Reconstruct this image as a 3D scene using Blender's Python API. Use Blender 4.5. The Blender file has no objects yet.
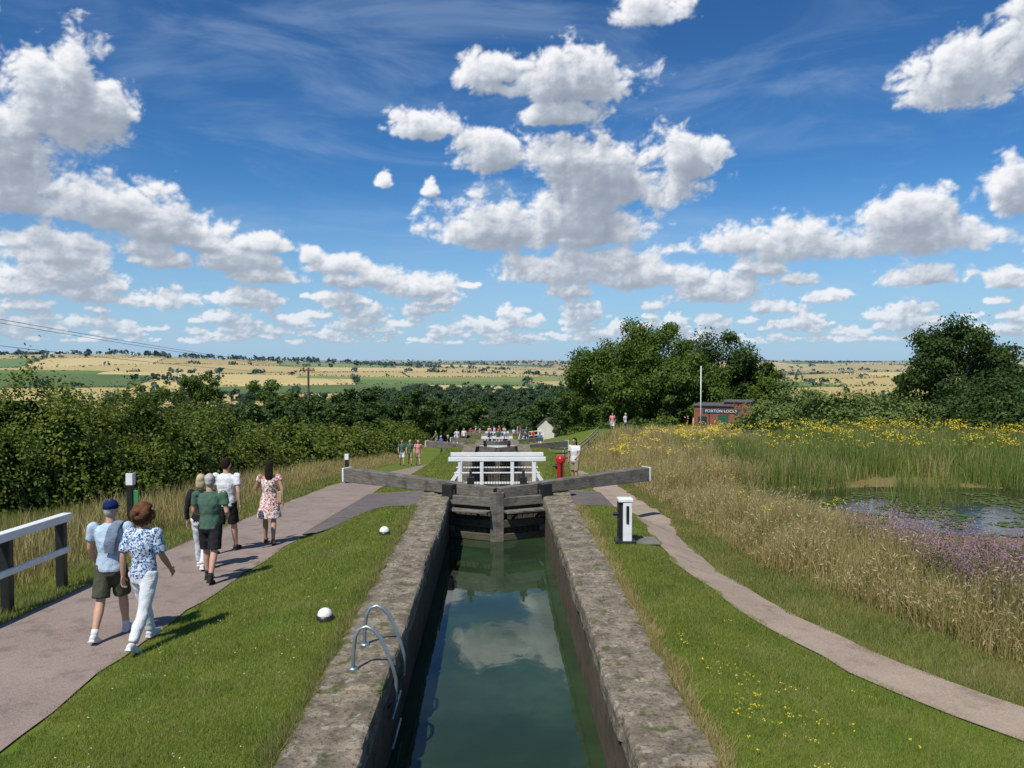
import bpy, math, random, numpy as np
from mathutils import Vector, Matrix, Euler
rng=np.random.default_rng(7); random.seed(7)
scene=bpy.context.scene
FPX=770.0; CAMZ=3.05
def W(u,v,d): return ((u-497)/FPX*d, d, CAMZ-(v-361)/FPX*d)
def sm(x,a,b):
    t=np.clip((np.asarray(x,float)-a)/(b-a),0,1); return t*t*(3-2*t)

# ------------------------------------------------------------ camera
cd=bpy.data.cameras.new("camera"); cam=bpy.data.objects.new("camera",cd); scene.collection.objects.link(cam)
cd.sensor_width=36; cd.lens=36*FPX/1024; cd.clip_end=40000; cd.clip_start=0.1
cam.location=(0,0,CAMZ)
cam.rotation_euler=(math.radians(90)-math.atan(23/FPX),0,-math.atan(15/FPX))
scene.camera=cam
scene.view_settings.view_transform='Standard'; scene.view_settings.look='None'; scene.view_settings.exposure=0
CM=cam.rotation_euler.to_matrix()

# ------------------------------------------------------------ node helpers
def ND(nt,t,props=None,ins=None):
    n=nt.nodes.new(t)
    for k,v in (props or {}).items(): setattr(n,k,v)
    for k,v in (ins or {}).items():
        s=n.inputs[k]
        if isinstance(v,bpy.types.NodeSocket): nt.links.new(v,s)
        else:
            if s.type=='RGBA' and len(v)==3: v=(*v,1)
            s.default_value=v
    return n
def MA(nt,op,a,b=None,c=None,clamp=False):
    ins={0:a}
    if b is not None: ins[1]=b
    if c is not None: ins[2]=c
    return ND(nt,'ShaderNodeMath',{'operation':op,'use_clamp':clamp},ins).outputs[0]
def VM(nt,op,a,b=None):
    ins={0:a}
    if b is not None: ins[1]=b
    n=ND(nt,'ShaderNodeVectorMath',{'operation':op},ins)
    return n.outputs[1] if op in('LENGTH','DOT_PRODUCT','DISTANCE') else n.outputs[0]
def MIX(nt,f,a,b,bt='MIX'):
    return ND(nt,'ShaderNodeMix',{'data_type':'RGBA','blend_type':bt},{0:f,6:a,7:b}).outputs[2]
def SS(nt,x,a,b):
    return ND(nt,'ShaderNodeMapRange',{'interpolation_type':'SMOOTHSTEP'},{0:x,1:a,2:b,3:0.0,4:1.0}).outputs[0]
def NOISE(nt,vec,scale,detail=3,rough=0.55,dist=0.0):
    return ND(nt,'ShaderNodeTexNoise',{},{'Vector':vec,'Scale':scale,'Detail':detail,'Roughness':rough,'Distortion':dist}).outputs[0]
def POS(nt): return ND(nt,'ShaderNodeNewGeometry').outputs['Position']
def newmat(name):
    m=bpy.data.materials.new(name); m.use_nodes=True; nt=m.node_tree; nt.nodes.clear()
    out=nt.nodes.new('ShaderNodeOutputMaterial'); return m,nt,out
def surf(nt,out,col,rough=0.7,spec=0.3,metal=0.0,bump=None,bstr=0.3,bdist=0.02):
    p=ND(nt,'ShaderNodeBsdfPrincipled',{},{'Base Color':col,'Roughness':rough,'Metallic':metal,'Specular IOR Level':spec})
    if bump is not None:
        b=ND(nt,'ShaderNodeBump',{},{'Height':bump,'Strength':bstr,'Distance':bdist}); nt.links.new(b.outputs[0],p.inputs['Normal'])
    nt.links.new(p.outputs[0],out.inputs[0]); return p
def simple(name,c,rough=0.6,var=0.25,scale=8,spec=0.3,metal=0.0,bstr=0.2,bd=0.01):
    m,nt,out=newmat(name); 
    o=ND(nt,'ShaderNodeTexCoord').outputs['Object']
    n=NOISE(nt,o,scale,4,0.6); n2=NOISE(nt,o,scale*7,3,0.6)
    f=MA(nt,'ADD',MA(nt,'MULTIPLY',n,0.7),MA(nt,'MULTIPLY',n2,0.3))
    f=SS(nt,f,0.3,0.7)
    col=MIX(nt,f,tuple(x*(1-var) for x in c),tuple(min(1,x*(1+var)) for x in c))
    surf(nt,out,col,rough,spec,metal,n2,bstr,bd); return m
def leafmat(name,cols,scale=0.6,trans=0.3,rough=0.55,haze=False,patch=None):
    m,nt,out=newmat(name); p=POS(nt)
    a=ND(nt,'ShaderNodeAttribute',{'attribute_name':'rnd'}).outputs['Fac']
    n=SS(nt,NOISE(nt,p,scale,3,0.6),0.33,0.67)
    c=MIX(nt,n,cols[0],cols[1]); c=MIX(nt,MA(nt,'POWER',a,1.5),c,cols[2])
    if patch:
        c=MIX(nt,MA(nt,'MULTIPLY',SS(nt,NOISE(nt,p,patch[1],5,.65),.50,.68),.65),c,patch[0])
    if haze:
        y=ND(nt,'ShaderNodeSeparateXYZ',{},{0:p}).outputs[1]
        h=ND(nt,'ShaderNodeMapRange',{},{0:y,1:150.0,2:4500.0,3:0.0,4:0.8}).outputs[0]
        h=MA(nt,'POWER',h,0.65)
        c=MIX(nt,h,c,(0.08,0.14,0.21))  # aerial haze painted into the leaf colour, bluer with distance
    d=ND(nt,'ShaderNodeBsdfPrincipled',{},{'Base Color':c,'Roughness':rough,'Specular IOR Level':0.25})
    t=ND(nt,'ShaderNodeBsdfTranslucent',{},{'Color':c})
    mx=ND(nt,'ShaderNodeMixShader',{},{0:trans,1:d.outputs[0],2:t.outputs[0]})
    nt.links.new(mx.outputs[0],out.inputs[0]); return m

# ------------------------------------------------------------ mesh helpers
def link(o,parent=None):
    scene.collection.objects.link(o)
    if parent is not None: o.parent=parent
    return o
def mk(name,V,F,mats,midx=None,smooth=False,rnd=None,parent=None):
    me=bpy.data.meshes.new(name); V=np.asarray(V,np.float32); 
    if isinstance(F,np.ndarray):
        M,k=F.shape
        me.vertices.add(len(V)); me.vertices.foreach_set('co',V.ravel())
        me.loops.add(M*k); me.loops.foreach_set('vertex_index',F.ravel().astype(np.int32))
        me.polygons.add(M); me.polygons.foreach_set('loop_start',np.arange(0,M*k,k,dtype=np.int32))
        me.update(calc_edges=True)
    else:
        me.from_pydata([tuple(map(float,v)) for v in V],[],F); me.update()
    for m in mats: me.materials.append(m)
    n=len(me.polygons)
    if midx is not None: me.polygons.foreach_set('material_index',np.asarray(midx,np.int32))
    if smooth: me.polygons.foreach_set('use_smooth',np.ones(n,bool))
    if rnd is not None:
        at=me.attributes.new('rnd','FLOAT','POINT'); at.data.foreach_set('value',np.asarray(rnd,np.float32))
    me.update()
    return link(bpy.data.objects.new(name,me),parent)
def empty(name,loc=(0,0,0),rotz=0):
    e=bpy.data.objects.new(name,None); e.location=loc; e.rotation_euler=(0,0,rotz); e.empty_display_size=0.2
    scene.collection.objects.link(e); return e
class B:
    def __init__(s): s.V=[];s.F=[];s.M=[]
    def box(s,c,size,mat=0,rot=None):
        R=rot if rot is not None else Matrix.Identity(3); b=len(s.V)
        for dx in(-.5,.5):
            for dy in(-.5,.5):
                for dz in(-.5,.5):
                    s.V.append(Vector(c)+R@Vector((dx*size[0],dy*size[1],dz*size[2])))
        for f in((0,1,3,2),(4,6,7,5),(0,4,5,1),(2,3,7,6),(0,2,6,4),(1,5,7,3)):
            s.F.append([b+i for i in f]); s.M.append(mat)
    def beam(s,p0,p1,w,h,mat=0,w1=None,h1=None):
        p0=Vector(p0);p1=Vector(p1);t=(p1-p0).normalized(); x=t.cross(Vector((0,0,1)))
        if x.length<1e-3:x=Vector((1,0,0))
        x.normalize(); z=x.cross(t); w1=w1 or w;h1=h1 or h; b=len(s.V)
        for p,ww,hh in((p0,w,h),(p1,w1,h1)):
            for a,c in((-.5,-.5),(.5,-.5),(.5,.5),(-.5,.5)): s.V.append(p+x*a*ww+z*c*hh)
        for f in((0,3,2,1),(4,5,6,7),(0,1,5,4),(1,2,6,5),(2,3,7,6),(3,0,4,7)):
            s.F.append([b+i for i in f]); s.M.append(mat)
    def tube(s,pts,rads,seg=12,mat=0,ref=(1,0,0),cap=True):
        pts=[Vector(p) for p in pts]; n=len(pts); b=len(s.V)
        for i,p in enumerate(pts):
            t=(pts[min(i+1,n-1)]-pts[max(i-1,0)]).normalized(); r=Vector(ref)
            if abs(t.dot(r))>0.9: r=Vector((0,1,0)) if abs(t.y)<0.9 else Vector((0,0,1))
            x=(r-t*t.dot(r)).normalized(); y=t.cross(x)
            rr=rads[i] if isinstance(rads,(list,tuple)) else rads
            rx,ry=rr if isinstance(rr,(list,tuple)) else (rr,rr)
            for k in range(seg):
                a=2*math.pi*k/seg; s.V.append(p+x*rx*math.cos(a)+y*ry*math.sin(a))
        for i in range(n-1):
            for k in range(seg):
                s.F.append([b+i*seg+k,b+i*seg+(k+1)%seg,b+(i+1)*seg+(k+1)%seg,b+(i+1)*seg+k]); s.M.append(mat)
        if cap:
            s.F.append([b+k for k in range(seg)][::-1]); s.M.append(mat)
            s.F.append([b+(n-1)*seg+k for k in range(seg)]); s.M.append(mat)
    def ell(s,c,r,mat=0,seg=14,rings=8,rot=None,zmin=None):
        c=Vector(c);b=len(s.V);R=rot if rot is not None else Matrix.Identity(3)
        if not isinstance(r,(list,tuple)): r=(r,r,r)
        s.V.append(c+R@Vector((0,0,-r[2])))
        for i in range(1,rings):
            ph=-math.pi/2+math.pi*i/rings
            for k in range(seg):
                a=2*math.pi*k/seg
                s.V.append(c+R@Vector((r[0]*math.cos(ph)*math.cos(a),r[1]*math.cos(ph)*math.sin(a),r[2]*math.sin(ph))))
        s.V.append(c+R@Vector((0,0,r[2]))); top=len(s.V)-1
        for k in range(seg):
            s.F.append([b,b+1+(k+1)%seg,b+1+k]);s.M.append(mat)
            for i in range(rings-2):
                s.F.append([b+1+i*seg+k,b+1+i*seg+(k+1)%seg,b+1+(i+1)*seg+(k+1)%seg,b+1+(i+1)*seg+k]);s.M.append(mat)
            s.F.append([top,b+1+(rings-2)*seg+k,b+1+(rings-2)*seg+(k+1)%seg]);s.M.append(mat)
    def obj(s,name,mats,parent=None,bevel=0,smooth=False):
        o=mk(name,s.V,s.F,mats,s.M,smooth,None,parent)
        if bevel:
            m=o.modifiers.new('bevel','BEVEL'); m.width=bevel; m.segments=2; m.limit_method='ANGLE'
        return o

# ------------------------------------------------------------ terrain heights
PY=[-60,0,5,9,12,15.7,20,24,28,40,54,80,120,200,400,700,1500,2500,4000,7000,14000]
PZ=[-.05,-.1,-.2,-.25,-.42,-.65,-.95,-1.25,-1.5,-2.7,-4.2,-5.7,-9.5,-19,-28,-32,-30,-25,-12,2,4]
LY=[-60,16.2,19.6,38.6,41.5,60.6,63.5,82.6,85.5,104,112,120]
LZ=[-.03,-.03,-1.2,-1.33,-3.33,-3.33,-4.93,-4.93,-6.63,-6.63,-8.6,-9.5]
RY=[-60,0,20,40,60,75,100,200]; RZ=[-.6,-.75,-1.1,-1.6,-2.8,-3.6,-6.5,-19]
BUMPS=[(-1050,2000,800,330,46),(-300,2600,500,300,18),(900,3200,900,500,16),(2500,3000,900,700,26),(-2600,2600,900,700,45),(0,5200,1500,700,9),(1700,5600,1200,700,14),(-2500,5600,1500,700,16),(-700,1150,450,170,17),(700,1300,500,200,11),(-150,1500,300,200,10)]
def ground(x,y):
    x=np.asarray(x,float);y=np.asarray(y,float)
    p=np.interp(y,PY,PZ); l=np.where(y<120,np.interp(y,LY,LZ),p); r=np.where(y<200,np.interp(y,RY,RZ),p)
    w=sm(np.abs(x),2.2,4.2)
    z=l*(1-w)+p*w
    wr=sm(x,4.6,10); z=z*(1-wr)+r*wr
    z=z+0.04*np.sin(x*1.3+y*.7)*sm(np.abs(x),5.0,8)+0.25*np.sin(x*.13+2)*np.sin(y*.11)*sm(np.abs(x),9,20)
    e=((x-14)/8.5)**2+((y-22)/3.9)**2
    z=z-0.9*(1-sm(e,0.75,1.25))
    far=sm(y,300,900)
    z=z+far*(3.5*np.sin(x*.004+1)*np.sin(y*.0035)+2*np.sin(x*.011)*np.cos(y*.009))
    for bx,by,sx,sy,a in BUMPS: z=z+a*np.exp(-((x-bx)/sx)**2-((y-by)/sy)**2)
    return z
def g(x,y): return float(ground(x,y))

# ------------------------------------------------------------ sky: Nishita world + cumulus dome
SUN=Vector((-0.42,-0.72,0)); SUN.normalize(); EL=math.radians(55)
SUNV=Vector((SUN.x*math.cos(EL),SUN.y*math.cos(EL),math.sin(EL)))
SKY=0.1
def skynodes(nt,vec):
    sky=ND(nt,'ShaderNodeTexSky',{'sky_type':'NISHITA','sun_disc':False,'sun_elevation':EL,'sun_rotation':math.atan2(SUN.x,SUN.y)%(2*math.pi),'air_density':1.0,'dust_density':0.5,'ozone_density':3.0,'altitude':100},{0:vec})
    c=VM(nt,'MULTIPLY',sky.outputs[0],(SKY*.60,SKY*.98,SKY*1.20))
    c=ND(nt,'ShaderNodeGamma',{},{0:c,1:1.28}).outputs[0]
    el=MA(nt,'ARCSINE',ND(nt,'ShaderNodeSeparateXYZ',{},{0:vec}).outputs[2])
    hz=NOISE(nt,VM(nt,'MULTIPLY',vec,(2.5,2.5,9.0)),1.6,5,0.6,0.8)
    c=MIX(nt,MA(nt,'MULTIPLY',SS(nt,hz,0.42,0.8),0.34),c,(0.42,0.56,0.76))
    hor=MA(nt,'SUBTRACT',1.0,SS(nt,el,-0.02,0.24))
    return MIX(nt,MA(nt,'MULTIPLY',hor,0.8),c,(0.42,0.59,0.80))
wd=bpy.data.worlds.new("World"); scene.world=wd; wd.use_nodes=True; nt=wd.node_tree; nt.nodes.clear()
c=skynodes(nt,ND(nt,'ShaderNodeTexCoord').outputs['Generated'])
c=ND(nt,'ShaderNodeVectorMath',{'operation':'SCALE'},{0:c,'Scale':1/SKY}).outputs[0]
bg=ND(nt,'ShaderNodeBackground',{},{0:c,1:SKY}); wo=nt.nodes.new('ShaderNodeOutputWorld'); nt.links.new(bg.outputs[0],wo.inputs[0])
def gnoise(x,y,seed):
    r=np.random.default_rng(seed); th=r.random(65536)*2*np.pi; gx_,gy_=np.cos(th),np.sin(th)
    x0=np.floor(x).astype(np.int64);y0=np.floor(y).astype(np.int64); fx=x-x0; fy=y-y0
    u=fx**3*(fx*(fx*6-15)+10); v=fy**3*(fy*(fy*6-15)+10)
    def gd(ix,iy,dx,dy):
        h=((ix*73856093)^(iy*19349663)^(seed*83492791))&65535; return gx_[h]*dx+gy_[h]*dy
    a=gd(x0,y0,fx,fy);b=gd(x0+1,y0,fx-1,fy);c_=gd(x0,y0+1,fx,fy-1);d=gd(x0+1,y0+1,fx-1,fy-1)
    return (a+(b-a)*u)*(1-v)+(c_+(d-c_)*u)*v
def fbm(x,y,oct_,seed,rough=.55,bil=False):
    s=0;a=1;t=0
    for k in range(oct_):
        n=gnoise(x*2**k+k*17.3,y*2**k-k*9.1,seed+k); s=s+a*((np.abs(n)*2-.42) if bil else n); t+=a; a*=rough
    return s/t*1.0
daz=np.radians(np.concatenate([np.arange(-100,-44,.5),np.arange(-44,44,.08),np.arange(44,100.1,.5)]))
dele=np.radians(np.concatenate([np.arange(-2,0,.4),np.arange(0,31,.075),np.arange(31,50.1,.6)]))
AZ,ELV=np.meshgrid(daz,dele); ny_,nx_=AZ.shape
def azel(u,v):
    d=CM@Vector(((u-512)/FPX,-(v-384)/FPX,-1)); d.normalize(); return math.atan2(d.x,d.y),math.asin(d.z)
BL=[(70,95,90,58),(15,140,62,56),(95,195,96,34),(175,222,60,28),(20,195,46,24),(47,232,28,18),(68,272,70,15),(265,274,44,12),
(425,120,44,20),(385,178,10,12),(430,187,10,11),(560,74,98,32),(500,68,44,20),(560,112,50,16),
(600,172,108,48),(505,220,90,34),(490,150,44,26),(685,148,40,36),(560,268,78,19),(615,262,32,16),(422,284,46,18),(378,274,36,15),
(650,12,46,18),(970,66,80,42),(1025,30,68,48),(850,236,172,28),(905,214,90,26),(740,238,74,20),(925,274,58,14),(1018,190,40,34),(1005,276,28,16),
(715,285,60,21),(570,215,90,34),(1150,120,90,50),(-120,120,110,60)]
Mf=np.full(AZ.shape,9.0)
def addblob(a,e,ra,re,down):
    j0,j1=np.searchsorted(daz,[a-1.9*ra,a+1.9*ra]); i0,i1=np.searchsorted(dele,[e-1.9*re/down,e+1.9*re])
    if j1<=j0 or i1<=i0: return
    X=(AZ[i0:i1,j0:j1]-a)/ra; Y=(ELV[i0:i1,j0:j1]-e)/re; Y=np.maximum(Y,-down*Y); L=np.sqrt(X*X+Y*Y)
    cur=Mf[i0:i1,j0:j1]; k=.10; h=np.clip(.5+.5*(L-cur)/k,0,1); new=L*(1-h)+cur*h-k*h*(1-h)
    Mf[i0:i1,j0:j1]=np.where(cur>5,np.minimum(L,cur),new)
for (u,v,rx,ry) in BL:
    a,e=azel(u,v+ry*.40); ca=math.cos(a); addblob(a,e,rx*1.08/FPX*ca*ca,ry*1.42/FPX*ca,2.5)
rc=random.Random(11)
for k in range(700):
    R=math.sqrt(rc.uniform(6.4**2,44**2)); a=rc.uniform(-1.2,1.2); e=1/R; w=rc.uniform(.3,1.15)/R
    addblob(a,e,w*.54,w*rc.uniform(.20,.34),2.4)
    for q in range(2): addblob(a+rc.uniform(-.5,.5)*w,e+rc.uniform(0,.10)*w,w*rc.uniform(.18,.34),w*rc.uniform(.12,.24),2.3)
M_=np.maximum(1-Mf,-1.2)
wx_=AZ+.006*gnoise(AZ*30,ELV*30,91); wy_=ELV+.006*gnoise(AZ*30+7,ELV*30,92)
def nz(s,o,sd): return 1.45*fbm(wx_*s,wy_*s*1.3,o,sd,.60)+.75*fbm(wx_*s*2.1,wy_*s*2.6,o-1,sd+40,.6,True)
NA=nz(13,6,3); NB=nz(38,5,13); wgt=sm(ELV,.05,.15)
DD=M_*1.30+NA*wgt+NB*(1-wgt)*1.05-.02
def samp(F,da,de):
    ja=np.interp(daz+da,daz,np.arange(nx_)); ie=np.interp(dele+de,dele,np.arange(ny_)); return F[np.round(ie).astype(int)][:,np.round(ja).astype(int)]
TH=np.clip(DD,0,1.3)
acc=0
for k in range(1,10): acc=acc+np.clip(samp(DD,-.0018*k,.0044*k),0,1.0)
acc=acc/9
near=0
for k in range(1,4): near=near+np.clip(samp(DD,-.0018*k,.0028*k),0,1.2)
near=near/3
alpha=sm(DD,0.0,.46)
shade=1.02-1.38*acc/(1+.50*acc)-.12*TH+.62*(TH-near)  # sunlit tops and shaded bases computed here and stored in cloud colour
shade=shade+.26*NB+.12*NA
lo=.08+.12*gnoise(AZ*40,ELV*60,77); shade=np.clip(np.where(shade<lo+.25,lo+.25*np.exp((shade-lo-.25)/.25),shade),0,1)
c0=np.array([.25,.30,.385]); c1=np.array([.52,.57,.65]); c2=np.array([.92,.93,.96])
s_=shade[...,None]; ccol=np.where(s_<.45,c0+(c1-c0)*(s_/.45),c1+(c2-c1)*((s_-.45)/.55))
hf=(1-sm(ELV,0,.22))[...,None]; ccol=ccol*(1-.28*hf)+np.array([.62,.70,.80])*.28*hf
alpha=alpha*(1-.30*(1-sm(ELV,0,.10)))*sm(1.7-np.abs(AZ),0,.2)
RD=15500.0
V=np.stack([np.sin(AZ)*np.cos(ELV)*RD,np.cos(AZ)*np.cos(ELV)*RD,np.sin(ELV)*RD+CAMZ],-1).reshape(-1,3)
i=(np.arange(nx_-1)[None,:]+nx_*np.arange(ny_-1)[:,None]).ravel(); F=np.stack([i,i+nx_,i+nx_+1,i+1],1)
m,nt,out=newmat("sky_and_clouds")
vec=VM(nt,'NORMALIZE',POS(nt)); sk=skynodes(nt,vec)
at=ND(nt,'ShaderNodeAttribute',{'attribute_name':'cloud'})
e_=ND(nt,'ShaderNodeEmission',{},{0:MIX(nt,at.outputs['Alpha'],sk,at.outputs['Color']),1:1.0}); nt.links.new(e_.outputs[0],out.inputs[0])
try: m.cycles.emission_sampling='NONE'
except Exception as ex: print(ex)
dome=mk("sky",V,F,[m],smooth=True)
ca_=dome.data.color_attributes.new(name='cloud',type='FLOAT_COLOR',domain='POINT')
ca_.data.foreach_set('color',np.concatenate([ccol,alpha[...,None]],-1).astype(np.float32).ravel())
del V,F,ccol,NA,NB,DD,Mf
sl=bpy.data.lights.new("sun",'SUN'); sl.energy=5.0; sl.angle=math.radians(0.5); sl.color=(1,.955,.88)
so=link(bpy.data.objects.new("sun",sl)); so.rotation_euler=SUNV.to_track_quat('Z','Y').to_euler(); so.location=(-20,-30,40)

# ------------------------------------------------------------ materials
def mat_terrain():
    m,nt,out=newmat("ground"); p=POS(nt); s=ND(nt,'ShaderNodeSeparateXYZ',{},{0:p}); X,Y=s.outputs[0],s.outputs[1]
    n=SS(nt,NOISE(nt,p,0.9,5,0.6),.3,.7); n2=NOISE(nt,p,14,4,.65)
    c=MIX(nt,n,(0.085,0.13,0.016),(0.14,0.17,0.028)); c=MIX(nt,SS(nt,n2,.5,.75),c,(0.06,0.075,0.018))
    dry=MA(nt,'MULTIPLY',SS(nt,X,4.8,6.2),MA(nt,'SUBTRACT',1.0,SS(nt,Y,48,70)))
    c=MIX(nt,dry,c,(0.17,0.14,0.05))
    A=0.22
    U=MA(nt,'ADD',MA(nt,'MULTIPLY',X,math.cos(A)),MA(nt,'MULTIPLY',Y,math.sin(A)))
    Vv=MA(nt,'SUBTRACT',MA(nt,'MULTIPLY',Y,math.cos(A)),MA(nt,'MULTIPLY',X,math.sin(A)))
    fv=MA(nt,'FLOOR',MA(nt,'DIVIDE',Vv,170.0)); 
    fu=MA(nt,'FLOOR',MA(nt,'DIVIDE',MA(nt,'ADD',U,MA(nt,'MULTIPLY',fv,83.0)),270.0))
    cell=ND(nt,'ShaderNodeCombineXYZ',{},{0:fu,1:fv,2:3.0}).outputs[0]
    wn=ND(nt,'ShaderNodeTexWhiteNoise',{},{0:cell}).outputs[0]
    r=ND(nt,'ShaderNodeValToRGB',{},{0:wn}); e=r.color_ramp; e.interpolation='CONSTANT'
    e.elements[0].color=(.46,.34,.12,1); e.elements[1].position=.30; e.elements[1].color=(.10,.17,.025,1)
    for q,cc in((.42,(.54,.41,.16,1)),(.64,(.18,.22,.045,1)),(.72,(.40,.30,.10,1)),(.88,(.07,.12,.022,1))):
        x=e.elements.new(q); x.color=cc
    fc=MIX(nt,MA(nt,'MULTIPLY',SS(nt,NOISE(nt,p,.012,6,.6),.3,.7),.2),r.outputs[0],(.26,.22,.08))
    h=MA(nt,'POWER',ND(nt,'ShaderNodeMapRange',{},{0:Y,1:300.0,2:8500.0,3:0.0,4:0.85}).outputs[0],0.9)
    fc=MIX(nt,h,fc,(.16,.25,.34))  # distance haze blended into the field colours
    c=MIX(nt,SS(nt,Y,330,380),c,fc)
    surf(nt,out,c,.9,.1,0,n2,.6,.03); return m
def mat_asphalt(name,c1,c2):
    m,nt,out=newmat(name); p=POS(nt)
    n=SS(nt,NOISE(nt,p,.8,5,.6),.3,.7); v=ND(nt,'ShaderNodeTexVoronoi',{},{'Vector':p,'Scale':70.0}); 
    c=MIX(nt,n,c1,c2); c=MIX(nt,MA(nt,'MULTIPLY',ND(nt,'ShaderNodeTexWhiteNoise',{},{0:v.outputs['Color']}).outputs[0],.35),c,tuple(x*1.7 for x in c2))
    c=MIX(nt,MA(nt,'MULTIPLY',SS(nt,NOISE(nt,p,2.7,6,.7),.50,.66),.42),c,tuple(x*.55 for x in c1))
    fine=NOISE(nt,p,90,3,.7); surf(nt,out,c,.92,.15,0,MA(nt,'ADD',v.outputs['Distance'],fine),.5,.006); return m
def mat_brick(name,c1,c2,mort,moss=True,sc=1.0,zw=-0.93):
    m,nt,out=newmat(name); p=POS(nt); s=ND(nt,'ShaderNodeSeparateXYZ',{},{0:p})
    hx=MA(nt,'ADD',s.outputs[0],s.outputs[1])
    v=ND(nt,'ShaderNodeCombineXYZ',{},{0:hx,1:s.outputs[2],2:0.0}).outputs[0]
    b=ND(nt,'ShaderNodeTexBrick',{},{'Vector':v,'Color1':(*c1,1),'Color2':(*c2,1),'Mortar':(*mort,1),'Scale':sc,'Mortar Size':.008,'Brick Width':.235,'Row Height':.082})
    c=MIX(nt,MA(nt,'MULTIPLY',SS(nt,NOISE(nt,p,2.2,6,.65),.35,.7),.6),b.outputs[0],tuple(x*.45 for x in c1))
    if moss:
        c=MIX(nt,MA(nt,'MULTIPLY',SS(nt,NOISE(nt,p,3.5,6,.7),.5,.66),.7),c,(.035,.06,.015))
    surf(nt,out,c,.88,.2,0,MA(nt,'SUBTRACT',NOISE(nt,p,20,5,.6),MA(nt,'MULTIPLY',b.outputs[1],.6)),.6,.012); return m
def mat_stone():
    m,nt,out=newmat("coping_stone"); p=POS(nt)
    n=NOISE(nt,p,3.2,7,.68); n2=NOISE(nt,p,26,5,.7); n3=NOISE(nt,p,9,5,.6)
    c=MIX(nt,SS(nt,n,.35,.65),(.13,.105,.078),(.28,.23,.165)); c=MIX(nt,SS(nt,n2,.50,.68),c,(.06,.053,.042))
    c=MIX(nt,MA(nt,'MULTIPLY',SS(nt,n3,.56,.66),.6),c,(.38,.35,.28))
    c=MIX(nt,MA(nt,'MULTIPLY',SS(nt,NOISE(nt,p,5,4,.6),.54,.64),.8),c,(.065,.085,.02))
    surf(nt,out,c,.9,.2,0,MA(nt,'ADD',n2,n3),.9,.02); return m
def mat_wood(name,c1,c2):
    m,nt,out=newmat(name); o=POS(nt); v=VM(nt,'MULTIPLY',o,(3,3,22))
    n=NOISE(nt,v,1.6,6,.65,.4); n2=NOISE(nt,o,4,5,.6)
    c=MIX(nt,SS(nt,n,.3,.7),c1,c2); c=MIX(nt,MA(nt,'MULTIPLY',SS(nt,n2,.48,.68),.65),c,tuple(x*.45 for x in c1))
    surf(nt,out,c,.85,.2,0,n,.5,.012); return m
def mat_water(name,c,bscale,bstr):
    m,nt,out=newmat(name); p=POS(nt)
    n=NOISE(nt,VM(nt,'MULTIPLY',p,(1.0,.6,1)),bscale,4,.5,.5)
    cc=MIX(nt,SS(nt,NOISE(nt,p,.7,4,.6),.35,.7),c,tuple(x*1.7 for x in c))
    pr=surf(nt,out,cc,.03,.5,0,n,bstr,.02); pr.inputs['IOR'].default_value=1.45; return m
MT=mat_terrain()
PATH=mat_asphalt("path_tarmac",(.195,.15,.125),(.255,.20,.17)); PATHR=mat_asphalt("gravel_path",(.245,.185,.14),(.32,.25,.19)); TARM=mat_asphalt("dark_tarmac",(.095,.08,.077),(.14,.12,.112))
BRK=mat_brick("lock_brick",(.16,.105,.068),(.11,.08,.058),(.12,.105,.085)); STONE=mat_stone()
EDGE=mat_brick("brick_edging",(.26,.19,.15),(.20,.16,.13),(.18,.17,.15),False)
OAK=mat_wood("weathered_oak",(.10,.088,.07),(.195,.175,.145)); OAKD=mat_wood("wet_oak",(.055,.05,.034),(.11,.10,.07))
WHITE=simple("white_paint",(.74,.74,.71),.45,.10,6,.4); BLACK=simple("black_paint",(.018,.018,.018),.4,.3,6,.4)
RED=simple("red_paint",(.42,.015,.012),.35,.15,6,.5); GALV=simple("galvanised_steel",(.34,.41,.44),.35,.15,10,.5,.75); 
GREENP=simple("green_plaque",(.05,.22,.08),.5,.1)
WATER=mat_water("canal_water",(.018,.034,.015),1.6,.12); PONDW=mat_water("pond_water",(.02,.022,.010),5.0,.35)

# ------------------------------------------------------------ ground sheet
xs=list(np.arange(-20,-1.6,.4))+[-1.5,-1.3,0,1.3,1.5]+list(np.arange(2.0,30,.4))
gx=[];w=.5;x0=0
while x0<13500: w*=1.05;x0+=w;gx.append(x0)
xs=[-20-q for q in gx[::-1]]+xs+[30+q for q in gx]; xs=np.array(sorted(xs))
ys=list(np.arange(-30,60,.5)); w=.5;y0=60
while y0<15000: ys.append(y0); w*=1.035; w=min(w,90); y0+=w
ys=np.array([-4000,-1000,-300,-100,-50]+ys)
GX,GY=np.meshgrid(xs,ys); GZ=ground(GX,GY)
tr=(np.abs(GX)<1.4)&(GY>-8)&(GY<106); GZ=np.where(tr,GZ-4.5,GZ)
nx,ny=len(xs),len(ys); V=np.stack([GX,GY,GZ],-1).reshape(-1,3)
i=np.arange(nx-1)[None,:]+nx*np.arange(ny-1)[:,None]; i=i.ravel(); F=np.stack([i,i+1,i+nx+1,i+nx],1)
mk("ground",V,F,[MT],smooth=True)

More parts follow.
